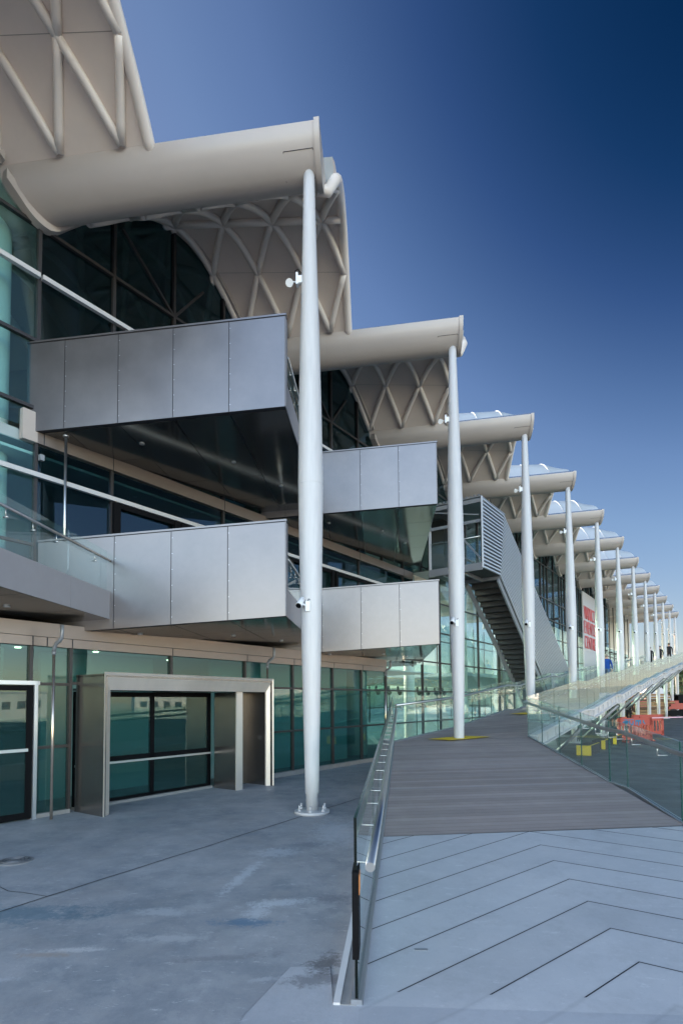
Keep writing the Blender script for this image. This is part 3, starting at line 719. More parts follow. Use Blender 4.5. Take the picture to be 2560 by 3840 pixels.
# interior ceiling beams running across the hall
# ------------------------------------------------------------ balconies
def balcony(k, lvl):
    up = lvl == 'upper'
    xr, yf = -1.54, 9.033
    zt, zb_ = (8.176, 6.627) if up else (4.704, 3.145)
    F = .056
    shift = STEP * k; O = C1 + shift
    def P(x, y, z): return Vector((x, y, z + F * (x - xr))) + shift
    xw = -6.0 if up else -5.75                          # where the front meets the glass
    g = MB()
    # front parapet, panels
    js = [xr] + [-2.485, -3.44, -4.39, -5.33] + ([xw] if up else [])
    if not up: js = [xr, -2.5, -3.45, -4.42, xw]
    body = MB(); body.hexa([P(xw, yf + .004, zb_), P(xr - .004, yf + .004, zb_), P(xr - .004, yf + .09, zb_), P(xw, yf + .09, zb_), P(xw, yf + .004, zt), P(xr - .004, yf + .004, zt), P(xr - .004, yf + .09, zt), P(xw, yf + .09, zt)])
    bo = body.build('balcony', 'joint', B, origin=O)
    for a, c_ in zip(js, js[1:]):
        p = MB(); a2, c2 = a - .006, c_ + .006
        p.hexa([P(c2, yf - .006, zb_ + .0), P(a2, yf - .006, zb_ + .0), P(a2, yf + .002, zb_), P(c2, yf + .002, zb_), P(c2, yf - .006, zt - .012), P(a2, yf - .006, zt - .012), P(a2, yf + .002, zt - .012), P(c2, yf + .002, zt - .012)])
        p.build('parapet_panel', 'alu', bo, origin=O)
    p = MB(); p.hexa([P(xw, yf - .02, zt), P(xr + .02, yf - .02, zt), P(xr + .02, yf + .11, zt), P(xw, yf + .11, zt), P(xw, yf - .02, zt + .03), P(xr + .02, yf - .02, zt + .03), P(xr + .02, yf + .11, zt + .03), P(xw, yf + .11, zt + .03)])
    p.build('coping', 'alu', bo, origin=O)
    # rivets
    for a in js[1:-1]:
        p = MB()
        for i in range(6):
            z = zb_ + .12 + i * (zt - zb_ - .24) / 5; q = P(a + .02, yf - .006, z); p.tube([q, q + Vector((0, -.004, 0))], .006, 6)
        p.build('rivet', 'silver', bo, origin=O)
    # right side: short solid return, then deep fascia with glass
    FO = S(0, OF, 0); yfac = lambda x: FO.y + (x - FO.x) * U.y / U.x
    yb2 = yfac(xr) - .06
    p = MB(); p.hexa([P(xr, yf - .004, zb_), P(xr + .006, yf - .004, zb_), P(xr + .006, yf + .19, zb_), P(xr, yf + .19, zb_), P(xr, yf - .004, zt), P(xr + .006, yf - .004, zt), P(xr + .006, yf + .19, zt), P(xr, yf + .19, zt)])
    p.build('side_return', 'alulight', bo, origin=O)
    p = MB()
    for a, c_ in ((yf + .195, yf + 1.9), (yf + 1.905, yf + 3.7), (yf + 3.705, yb2)):
        p.hexa([P(xr - .02, a, zb_), P(xr + .004, a, zb_), P(xr + .004, c_, zb_), P(xr - .02, c_, zb_), P(xr - .02, a, zb_ + .46), P(xr + .004, a, zb_ + .46), P(xr + .004, c_, zb_ + .46), P(xr - .02, c_, zb_ + .46)])
    p.build('side_fascia', 'alulight', bo, origin=O)
    for a, c_ in ((yf + .22, yf + 1.9), (yf + 1.92, yf + 3.7), (yf + 3.72, yb2)):
        q = MB(); q.hexa([P(xr - .06, a, zb_ + .4), P(xr - .045, a, zb_ + .4), P(xr - .045, c_, zb_ + .4), P(xr - .06, c_, zb_ + .4), P(xr - .06, a, zb_ + 1.14), P(xr - .045, a, zb_ + 1.14), P(xr - .045, c_, zb_ + 1.14), P(xr - .06, c_, zb_ + 1.14)])
        q.build('glass_panel', 'glassg', bo, origin=O)
        for w in (.2, .5, .8):
            yy = a + (c_ - a) * w; q = MB(); q.tube([P(xr - .04, yy, zb_ + .86), P(xr + .02, yy, zb_ + .86)], .012, 8); q.tube([P(xr - .01, yy, zb_ + .86), P(xr - .01, yy, zb_ + .97)], .007, 6); q.build('bracket', 'steel', bo, origin=O)
    q = MB(); q.tube([P(xr - .0, yf + .25, zb_ + .98), P(xr - .0, yb2, zb_ + .98)], .022, 10); q.build('handrail', 'steel', bo, origin=O)
    # soffit of reflective panels with open joints, cut to the skewed facade
    sp = MB(); xjs = [xr, -2.485, -3.44, -4.39, -5.33, -5.99]; yjs = [yf + .09, 10.40, 11.67, 12.95, 14.3, 15.5, 16.8]
    for i in range(len(xjs) - 1):
        for j in range(len(yjs) - 1):
            xa, xb = xjs[i + 1] + .006, xjs[i] - .006; ya, yb3 = yjs[j] + .006, yjs[j + 1] - .006
            poly = [(xa, ya), (xb, ya), (xb, yb3), (xa, yb3)]
            # clip with facade line  y <= yfac(x) - .06
            res = []
            for m_ in range(4):
                p1, p2 = poly[m_], poly[(m_ + 1) % 4]; d1 = yfac(p1[0]) - .07 - p1[1]; d2 = yfac(p2[0]) - .07 - p2[1]
                if d1 >= 0: res.append(p1)
                if d1 * d2 < 0: t_ = d1 / (d1 - d2); res.append((p1[0] + (p2[0] - p1[0]) * t_, p1[1] + (p2[1] - p1[1]) * t_))
            if len(res) >= 3: sp.prism([P(x, y, zb_ - .003) for x, y in res], (0, 0, .02))
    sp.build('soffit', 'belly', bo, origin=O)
    fl = [(xr - .02, yf + .09), (xr - .02, yfac(xr) - .08), (max(xw, -5.9), yfac(max(xw, -5.9)) - .0 if yfac(max(xw, -5.9)) > yf + .1 else yf + .1)]
    q = MB(); q.prism([P(x, y, zb_ + .025) for x, y in fl], (0, 0, .33)); q.build('floor', 'grey', bo, origin=O)
    for (x, y) in ((-2.9, 10.9), (-4.3, 9.8), (-2.2, 12.3)):
        q = MB(); q.lathe(P(x, y, zb_ - .02), [(.045, 0), (.045, .02)], 14); q.build('soffit_light', 'silver', bo, origin=O)
    return bo
balcony(0, 'upper'); balcony(1, 'upper')
balcony(-1, 'lower'); balcony(0, 'lower'); balcony(1, 'lower')

# rods between balcony levels and rain water pipes
for k in (0, 1):
    p = Vector((-5.37, 9.17, 0)) + STEP * k; b = MB(); b.tube([p + Vector((0, 0, 3.5)), p + Vector((0, 0, 6.42))], .024, 10); b.lathe(p + Vector((0, 0, 6.33)), [(.05, 0), (.05, .03)], 12); b.build('hanger_rod', 'steel', B)
for s_, o_ in ((-.53, -.32), (4.26, -.32), (9.36, -.32)):
    p = S(s_, o_, 0); b = MB()
    b.tube([p, p + Vector((0, 0, 2.56))], .022, 10)
    b.build('downpipe', 'copper', B)
    b = MB(); b.tube([p + Vector((0, 0, 2.55)), p + Vector((.01, 0, 2.62)), p + Vector((.05, -.02, 2.68)), p + Vector((.12, -.05, 2.71)), p + Vector((.16, -.07, 2.76)), p + Vector((.165, -.07, 2.84)), p + Vector((.165, -.07, 2.95))], .03, 10)
    b.lathe(p + Vector((0, 0, 2.50)), [(.03, 0), (.03, .05)], 10); b.build('pipe_offset', 'grey', B)

# door at far left
b = MB(); b.sbox(-.70, -.645, -.10, .02, 0, 2.04); b.sbox(-2.3, -.62, -.10, .02, 2.04, 2.10); door = b.build('entrance_door', 'silver', B)
b = MB()
for a, c_, z0, z1 in ((-.80, -.705, .02, 2.03), (-2.2, -.80, .02, .12), (-2.2, -.80, 1.95, 2.03), (-2.3, -2.2, .02, 2.03)): b.sbox(a, c_, -.07, -.028, z0, z1)
b.build('door_leaf', 'black', door)
b = MB(); b.sbox(-2.2, -.78, -.10, -.071, 1.03, 1.075); b.build('push_bar', 'silver', door)
b = MB(); b.sbox(-2.2, -.80, -.06, -.045, .12, 1.95); b.build('door_glass', 'faclow', door)

# stainless service portal
b = MB(); D1 = -.83
def frame_face(b, s0, s1, z0, z1, off, t=.008): b.sbox(s0, s1, off - t, off, z0, z1)
b.sbox(.0, .045, D1, -.03, 0, 2.2); b.sbox(3.83, 3.87, D1, -.03, 0, 2.2); b.sbox(.0, 3.87, D1, -.03, 2.17, 2.215)
portal = b.build('service_portal', 'sidest', B)
b = MB()                               # bevelled surround, mitred corners
fr_out = [(0, 0), (0, 2.24), (3.88, 2.24), (3.88, 0)]; fr_in = [(.17, 0), (.17, 1.96), (3.77, 1.96), (3.77, 0)]
for i in range(3):
    a, c_ = fr_out[i], fr_out[i + 1]; d_, e_ = fr_in[i], fr_in[i + 1]
    q = MB(); q.hexa([S(a[0], D1 - .02, a[1]), S(c_[0], D1 - .02, c_[1]), S(e_[0], D1 + .10, e_[1]), S(d_[0], D1 + .10, d_[1]),
                      S(a[0], D1 + .0, a[1]), S(c_[0], D1 + .0, c_[1]), S(e_[0], D1 + .13, e_[1]), S(d_[0], D1 + .13, d_[1])]); q.build('surround', 'brushed', portal)
q = MB(); q.sbox(2.98, 3.15, -.67, -.64, 0, 1.96); q.build('fin_edge', 'brushed', portal)
q = MB(); q.sbox(2.985, 3.03, -.639, -.02, 0, 1.95); q.build('fin', 'sidest', portal)
q = MB(); q.sbox(.045, 3.83, D1 + .1, .15, 1.96, 2.0); q.build('lining', 'sidest', portal)
q = MB(); q.sbox(3.03, 3.83, -.12, -.05, 0, 1.95); q.build('side_door', 'sidest', portal)
q = MB(); q.sbox(3.42, 3.46, -.15, -.121, .93, 1.0); q.build('latch', 'whitep', portal)
q = MB()
for a, c_, z0, z1 in ((.05, .12, .05, 1.95), (1.52, 1.60, .05, 1.95), (2.90, 2.98, .05, 1.95), (.05, 2.98, 1.86, 1.95), (.05, 2.98, .74, .82), (.05, 2.98, .05, .10)): q.sbox(a, c_, .08, .15, z0, z1)
q.build('window_frame', 'black', portal)
q = MB(); q.sbox(.05, 2.98, .04, .078, .70, .735); q.build('rail', 'silver', portal)
for a, c_, z0, z1 in ((.12, 1.52, .10, .74), (1.60, 2.90, .10, .74), (.12, 1.52, .82, 1.86), (1.60, 2.90, .82, 1.86)):
    q = MB(); q.sbox(a, c_, .10, .115, z0, z1); q.build('glass', 'faclow', portal)
q = MB(); q.sbox(.045, 2.98, .02, .2, -.01, .045); q.build('sill', 'kerbc', portal)

# ------------------------------------------------------------ external stair
ST = thing('external_stair', S(13, -1, 0), 'enclosed external stair with corrugated pale cladding coming down to the ramp', 'staircase')
knee = lambda v: (14.53 + .47 * v, 6.2 + 2.38 * v)
endp = lambda v: (21.6 + 4.2 * v, 1.25 + 1.0 * v)
ribs = MB(); NR = 19
for i in range(NR):
    v0 = (i + .12) / NR; v1 = (i + .56) / NR; vm = (v0 + v1) / 2
    for (fa, fb) in (((12.92, None), 'k'), ('k', 'e')):
        def pt(w, v): return (12.92, 6.17 + 2.42 * v) if w not in ('k', 'e') else (knee(v) if w == 'k' else endp(v))
        A0, A1, B0, B1 = pt(fa if fa in ('k',) else 0, v0), pt(fa if fa in ('k',) else 0, v1), pt(fb, v0), pt(fb, v1)
        ribs.hexa([S(A0[0], -2.06, A0[1]), S(B0[0], -2.06, B0[1]), S(B0[0], -2.01, B0[1] - .004), S(A0[0], -2.01, A0[1] - .004), S(A1[0], -2.06, A1[1]), S(B1[0], -2.06, B1[1]), S(B1[0], -2.01, B1[1] + .004), S(A1[0], -2.01, A1[1] + .004)])
ribs.build('corrugated_cladding', 'rib', ST)
b = MB(); poly = [(12.92, 6.17), knee(0), endp(0), endp(1), knee(1), (12.92, 8.59)]
b.prism([S(s_, -2.0, z) for s_, z in poly], NU * .04); b.build('backing_wall', 'stair', ST)
b = MB()
for a, c_ in ((S(12.9, -2.03, 6.17), S(12.9, -2.03, 8.6)), ): b.bar(a, c_, .05, .06)
b.bar(S(14.53, -1.95, 6.08), S(21.6, -1.95, 1.15), .06, .22); b.build('stringer', 'grey', ST)
b = MB(); b.bar(S(14.5, -.78, 6.0), S(21.6, -.78, 1.15), .06, .24); b.build('stringer', 'grey', ST)
for i in range(26):
    if i == 12: s_, z = 14.6 + 12 * .262, 6.15 - 12 * .186
    s_ = 14.62 + i * .262; z = 6.12 - i * .1855
    b = MB(); b.sbox(s_, s_ + .28, -1.93, -.82, z - .05, z); b.sbox(s_, s_ + .02, -1.93, -.82, z, z + .16); b.build('tread', 'stair', ST)
b = MB(); b.sbox(12.95, 14.6, -1.96, -.05, 6.2, 6.3); b.build('landing', 'stair', ST)
b = MB(); b.sbox(12.90, 12.96, -2.0, -.05, 6.12, 6.36); b.sbox(14.55, 14.62, -2.0, -.05, 6.08, 6.2); b.build('landing_beam', 'grey', ST)
for o_ in (-.6, -1.3):
    b = MB(); b.sbox(12.96, 14.55, o_ - .04, o_ + .04, 6.08, 6.2); b.build('joist', 'grey', ST)
b = MB(); b.sbox(12.93, 12.98, -.12, -.04, 6.3, 8.3); b.build('post', 'white', ST)
b = MB(); b.sbox(12.90, 12.98, -2.0, .3, 8.42, 8.56); b.sbox(12.92, 12.98, -2.0, .3, 7.75, 7.85); b.build('roof_beam', 'grey', ST)
b = MB(); b.bar(S(12.95, -.9, 7.8), S(12.95, -1.95, 6.5), .05, .05); b.bar(S(12.95, -.2, 8.4), S(12.95, -1.9, 8.0), .04, .04); b.build('brace', 'grey', ST)
b = MB(); b.sbox(12.9, 15.3, -2.0, .7, 8.60, 8.64)
for i in range(18): b.sbox(12.88, 12.92, -1.95 + i * .14, -1.88 + i * .14, 8.645, 8.68)
b.build('canopy', 'grey', ST)
b = MB(); b.sbox(12.94, 12.955, -1.98, -.15, 6.36, 7.32); b.build('glass_panel', 'glassg', ST)
b = MB(); b.tube([S(12.9, -1.95, 7.25), S(12.9, -.15, 7.25)], .02, 8); b.build('handrail', 'steel', ST)
b = MB(); b.sbox(14.4, 15.6, .05, .72, 6.4, 8.6); b.build('inner_panel', 'indark', ST)
# ------------------------------------------------------------ sign
sg = thing('sign_board', S(40, .74, 6.8), 'tall pale board with raised red lettering reading VIADUCT EVENTS CENTRE on the glass hall', 'sign')
for i in range(7):
    z0 = 3.0 + i * 1.0 if 0 else 9.95 - 1.128 * (i + 1); b = MB(); b.sbox(40.0, 46.2, .62, .70, z0 + .012, z0 + 1.128); b.build('board', 'white', sg)
b = MB(); b.sbox(40.02, 46.18, .71, .72, 2.0, 9.9); b.build('backing', 'joint', sg)
for txt, zt in (('VIADUCT', 7.90), ('EVENTS', 6.78), ('CENTRE', 5.64)):
    cu = D.curves.new('letters', 'FONT'); cu.body = txt; cu.size = 1.0; cu.extrude = .025; cu.offset = -.022
    to = D.objects.new('lettering', cu); COL.objects.link(to)
    bpy.context.view_layer.update()
    dg = bpy.context.evaluated_depsgraph_get(); me = D.meshes.new_from_object(to.evaluated_get(dg)); D.objects.remove(to)
    xsv = [v.co.x for v in me.vertices]; ysv = [v.co.y for v in me.vertices]; wx = max(xsv) - min(xsv); hy = max(ysv) - min(ysv)
    x0, y0 = min(xsv), min(ysv)
    for v in me.vertices:
        v.co = S(40.2 + (v.co.x - x0) / wx * 3.75, .58 - v.co.z, zt + (v.co.y - y0) / hy * .98) - sg.location
    me.materials.clear(); me.materials.append(M['red'])
    lo = D.objects.new('lettering', me); COL.objects.link(lo); lo.parent = sg

# ------------------------------------------------------------ lighting truss hanging inside
def truss(s0, s1, off, z, label):
    t_ = thing('lighting_truss', S(s0, off, z), label, 'truss', None); b = MB()
    cs = [(0, 0), (.3, 0), (.3, .3), (0, .3)]
    for a, c_ in cs: b.tube([S(s0, off + a, z + c_), S(s1, off + a, z + c_)], .02, 6)
    b.build('chord', 'trussm', t_); b = MB(); n_ = int((s1 - s0) / .35)
    for i in range(n_):
        sA = s0 + (s1 - s0) * i / n_; sB = s0 + (s1 - s0) * (i + 1) / n_
        b.tube([S(sA, off, z if i % 2 else z + .3), S(sB, off, z + .3 if i % 2 else z)], .012, 5)
        b.tube([S(sA, off + .3, z if i % 2 else z + .3), S(sB, off + .3, z + .3 if i % 2 else z)], .012, 5)
    b.build('lattice', 'trussm', t_)
    b = MB()
    for i in range(int((s1 - s0) / .9)):
        q = S(s0 + .5 + i * .9, off + .1, z - .25); b.tube([q + Vector((0, 0, .2)), q], .05, 8); b.tube([q, q + Vector((.1, -.12, -.12))], [.07, .10], 8)
    b.build('lamp_head', 'black', t_)
truss(10.4, 13.4, 2.5, 2.35, 'lighting truss with black lamps seen through the glass left of the second column')
truss(14.2, 21.5, 3.2, 2.45, 'lighting truss with black lamps seen through the hall glass below the stair')

# ------------------------------------------------------------ cameras and floodlights on the columns
ords = ['nearest', 'second', 'third', 'fourth', 'fifth', 'sixth', 'seventh', 'eighth', 'ninth', 'tenth', 'eleventh', 'twelfth']
def rad_at(z):
    for (r0, z0), (r1, z1) in zip(cprof, cprof[1:]):
        if z <= z1: return r0 + (r1 - r0) * (z - z0) / (z1 - z0)
    return .1
def seccam(k, z):
    c = C1 + STEP * k; r = rad_at(z); o = c + Vector((-.03, -r, z))
    t_ = thing('security_camera', o, 'white tube security camera on the %s white column' % ords[k] if k else 'white tube security camera with black cable on the nearest white column', 'camera', 'security cameras on the columns')
    b = MB(); b.box(o.x - .035, o.x + .035, o.y - .03, o.y + .02, z - .09, z + .07); b.build('bracket', 'whitep', t_)
    b = MB(); b.tube([o + Vector((-.03, -.03, 0)), o + Vector((-.10, -.04, .03))], .016, 8); b.build('arm', 'whitep', t_)
    b = MB(); b.tube([o + Vector((-.085, 0, .11)), o + Vector((-.125, -.09, -.0)), o + Vector((-.13, -.10, -.01))], [.045, .052, .052], 14); b.build('housing', 'whitep', t_)
    b = MB(); b.tube([o + Vector((-.13, -.10, -.01)), o + Vector((-.135, -.112, -.022))], [.043, .043], 14); b.build('lens', 'black', t_)
    b = MB(); b.tube([o + Vector((0, -.02, .06)), o + Vector((.015, -.04, .10)), o + Vector((.03, .0, .10))], .006, 6); b.build('cable', 'black', t_)
def flood(k, z):
    c = C1 + STEP * k; r = rad_at(z); o = c + Vector((-r, -.02, z))
    t_ = thing('floodlight', o, 'small white floodlight on a side arm of the %s white column' % ords[k], 'floodlight', 'floodlights on the columns')
    b = MB(); b.box(o.x - .05, o.x + .02, o.y - .04, o.y + .03, z - .06, z + .06); b.build('bracket', 'whitep', t_)
    b = MB(); b.box(o.x - .085, o.x - .05, o.y - .05, o.y + .04, z - .09, z + .11); b.build('driver_box', 'whitep', t_)
    b = MB(); b.tube([o + Vector((-.085, 0, -.02)), o + Vector((-.17, 0, -.02))], .011, 8); b.build('arm', 'whitep', t_)
    b = MB(); b.tube([o + Vector((-.21, .05, .02)), o + Vector((-.195, -.03, -.05))], [.035, .062], 18); b.build('lamp_head', 'whitep', t_)
    b = MB(); b.tube([o + Vector((-.0, -.03, .10)), o + Vector((-.05, -.06, .15)), o + Vector((-.1, -.05, .12))], .007, 6); b.build('cable', 'black', t_)
for k in range(12): seccam(k, [3.26, 3.62, 4.2, 4.67, 5.16, 5.63][k] if k < 6 else 5.63 + .5 * (k - 5))
for k in range(12): flood(k, 8.68)

# ------------------------------------------------------------ manhole cover
c = (-4.10, 6.12); mh = thing('manhole_cover', (c[0], c[1], 0), 'round cast iron manhole cover set in the concrete at the far left', 'manhole cover')
b = MB(); b.lathe((c[0], c[1], 0), [(.19, -.02), (.19, .006)], 36); b.build('rim', 'kerbc', mh)
b = MB(); b.lathe((c[0], c[1], 0), [(.165, -.02), (.165, .012)], 36)
for r in (.13, .09, .05): b.tube([(c[0] + r * math.cos(a * .2618), c[1] + r * math.sin(a * .2618), .013) for a in range(25)], .006, 5)
b.build('cover', 'iron', mh)
# small floor plate in the slab
b = MB(); b.box(.20, .29, 3.95, 4.0, .052, .060); tag(b.build('floor_plate', 'grey'), 'small grey metal plate let into the pale paving beside the balustrade', 'floor plate')

# ------------------------------------------------------------ objects on the quay to the right
def block(p, label, full=False):
    t_ = thing('kerb_block', p, label, 'kerb block', 'black and yellow kerb blocks'); d = Vector((.49, .87, 0)); n_ = Vector((.87, -.49, 0)); p = Vector(p)
    b = MB(); z = Vector((0, 0, .32)); a = p; e_ = p + d * 1.6
    q = [a, a + n_ * .42, e_ + n_ * .42, e_]; b.hexa([v for v in q] + [v + z for v in q]); b.build('body', 'rubber', t_)
    b = MB(); a = p - d * .004; e_ = p + d * .05; q = [a - n_ * .003 if full else a + n_ * .30, a + n_ * .423, e_ + n_ * .423, e_ - n_ * .003 if full else e_ + n_ * .30]; b.hexa([v + Vector((0, 0, .02)) for v in q] + [v + z + Vector((0, 0, .004)) for v in q]); b.build('reflective_end', 'yellow', t_)
    b = MB(); a = p + d * .05; e_ = p + d * 1.6; q = [a + n_ * .36, a + n_ * .423, e_ + n_ * .423, e_ + n_ * .36]; b.hexa([v + z + Vector((0, 0, .001)) for v in q] + [v + z + Vector((0, 0, .006)) for v in q]); b.build('edge_stripe', 'yellow', t_)
block((6.05, 18.3, 0), 'black kerb block with a full yellow end, nearest of its row behind the right balustrade', True)
block((7.35, 20.6, 0), 'black kerb block with a yellow corner, middle of its row behind the right balustrade')
block((8.65, 22.9, 0), 'black kerb block with a yellow corner, farthest of its row next to the orange barrier')
# orange plastic barrier
A = Vector((9.55, 23.7, 0)); Bv = Vector((12.45, 26.85, 0)); A = Vector((9.6, 24.0, 0)); Bv = Vector((11.35, 24.9, 0))
t_ = thing('plastic_barrier', A, 'orange slatted plastic barrier with teal graffiti standing on the quay', 'barrier')
d = (Bv - A); L_ = d.length; d.normalize(); n_ = Vector((d.y, -d.x, 0))
def bb(b, s0, s1, z0, z1, o0=-.03, o1=.03):
    q = [A + d * s0 + n_ * o0, A + d * s1 + n_ * o0, A + d * s1 + n_ * o1, A + d * s0 + n_ * o1]; b.hexa([v + Vector((0, 0, z0)) for v in q] + [v + Vector((0, 0, z1)) for v in q])
b = MB(); bb(b, 0, L_, .66, .98); bb(b, 0, L_, .08, .24); bb(b, 0, .14, .0, .98); bb(b, L_ - .14, L_, .0, .98); bb(b, .2, .5, .98, 1.03); bb(b, L_ - .7, L_ - .3, .98, 1.03); b.build('frame', 'orange', t_)
for i in range(9):
    b = MB(); s_ = .14 + (L_ - .28) * (i + .75) / 9.5; bb(b, s_, s_ + .07, .24, .66, -.02, .02); b.build('slat', 'orange', t_)
b = MB()
for (s0, z0, w, h_) in ((.25, .80, .34, .07), (.35, .74, .2, .16), (.62, .74, .07, .16), (.72, .70, .14, .07), (.82, .74, .06, .14), (.98, .70, .06, .22), (1.04, .84, .24, .07), (1.12, .68, .07, .2), (1.25, .74, .06, .16), (1.42, .78, .07, .12), (1.5, .72, .05, .08), (.3, .92, .6, .025)):
    bb(b, s0, s0 + w, z0 - .02, z0 + h_ - .02, .031, .036)
b.build('graffiti', 'graf', t_)
for s_ in (.15, L_ - .3):
    b = MB(); q = A + d * s_; b.hexa([q + n_ * -.3 + Vector((0, 0, 0)), q + n_ * .3, q + n_ * .3 + d * .12, q + n_ * -.3 + d * .12] + [v + Vector((0, 0, .06)) for v in (q + n_ * -.3, q + n_ * .3, q + n_ * .3 + d * .12, q + n_ * -.3 + d * .12)]); b.build('foot', 'orange', t_)
# second barrier behind
t_ = thing('plastic_barrier', (12.2, 27.6, 0), 'plain orange plastic barrier standing just behind the one with graffiti', 'barrier')
A = Vector((11.7, 27.6, 0)); d = Vector((.9, .42, 0)).normalized(); n_ = Vector((d.y, -d.x, 0)); L_ = 2.0
b = MB(); bb(b, 0, L_, .72, 1.02); bb(b, 0, L_, .08, .24); bb(b, 0, .14, 0, 1.02); bb(b, L_ - .14, L_, 0, 1.02); b.build('frame', 'orange', t_)
for i in range(8):
    b = MB(); s_ = .14 + (L_ - .28) * (i + .75) / 8.5; bb(b, s_, s_ + .07, .24, .72, -.02, .02); b.build('slat', 'orange', t_)
# tape
b = MB(); b.bar((12.6, 28.0, .86), (22, 32.0, .9), .006, .05); tag(b.build('barrier_tape', 'tape'), 'red and white barrier tape stretched across the quay from the orange barriers', 'tape')
# timber stack
t_ = thing('timber_stack', (26, 58, 0), 'stack of long brown timber planks on the quay behind the columns', 'timber stack')
for i in range(9):
    for j in range(4):
        b = MB(); x0 = 24.4 + random.uniform(-.4, .4) + (i % 3) * .2; x1 = x0 + 3.8 + random.uniform(-.5, .6); y = 57.5 + j * .45
        b.box(x0, x1, y, y + .4, i * .26, i * .26 + .2); b.build('plank', 'timber' if (i + j) % 3 else 'timberd', t_)
# excavator
t_ = thing('excavator', (27, 66, 0), 'red excavator arm raised behind the timber stack', 'excavator')
b = MB(); b.bar((27.8, 66, 1.5), (26.6, 66, 3.6), .35, .45); b.bar((26.6, 66, 3.6), (25.3, 66, 2.6), .3, .4); b.build('boom', 'red', t_)
b = MB(); b.bar((27.0, 66, 2.0), (26.3, 66, 3.2), .12, .12); b.build('ram', 'black', t_)
b = MB(); b.box(27.4, 29.6, 65, 67, .9, 1.8); b.box(27.4, 28.3, 65, 66, 1.8, 2.7); b.build('cab', 'red', t_)
b = MB(); b.box(27, 30, 64.8, 65.3, 0, .8); b.box(27, 30, 66.7, 67.2, 0, .8); b.build('track', 'black', t_)
b = MB(); b.prism([(25.6, 65.8, 2.5), (25.0, 65.8, 2.5), (24.8, 65.8, 1.9), (25.2, 65.8, 1.6), (25.6, 65.8, 1.9)], (0, .5, 0)); b.build('bucket', 'black', t_)
# tent
t_ = thing('white_tent', (33, 72, 0), 'small white peaked tent far down the quay', 'tent')
b = MB(); b.box(31.5, 34.5, 70.5, 73.5, 1.8, 2.0); p = [(31.5, 70.5, 2), (34.5, 70.5, 2), (34.5, 73.5, 2), (31.5, 73.5, 2), (33, 72, 4.4)]; b.add(p, [(0, 1, 4), (1, 2, 4), (2, 3, 4), (3, 0, 4)]); b.build('canopy', 'whitep', t_)
for x in (31.55, 34.45):
    for y in (70.55, 73.45):
        b = MB(); b.tube([(x, y, 0), (x, y, 1.8)], .04, 6); b.build('leg', 'whitep', t_)
# road roller / orange machine at the right edge
t_ = thing('work_machine', (29.0, 58, 0), 'orange and black work machine parked on the quay at the far right', 'machine')
b = MB(); b.box(27.9, 30.2, 57.5, 58.9, .75, 1.35); b.box(28.1, 28.9, 57.6, 58.8, 1.35, 1.6); b.build('body', 'orange', t_)
b = MB(); b.box(27.8, 30.2, 57.3, 57.5, .15, .65); b.build('bumper', 'black', t_)
b = MB(); b.box(28.9, 29.9, 57.6, 58.8, 1.35, 2.2); b.build('cab', 'black', t_)
for x in (28.3, 29.8):
    b = MB(); b.tube([(x, 57.4, .4), (x, 58.9, .4)], .4, 16); b.build('wheel', 'rubber', t_)

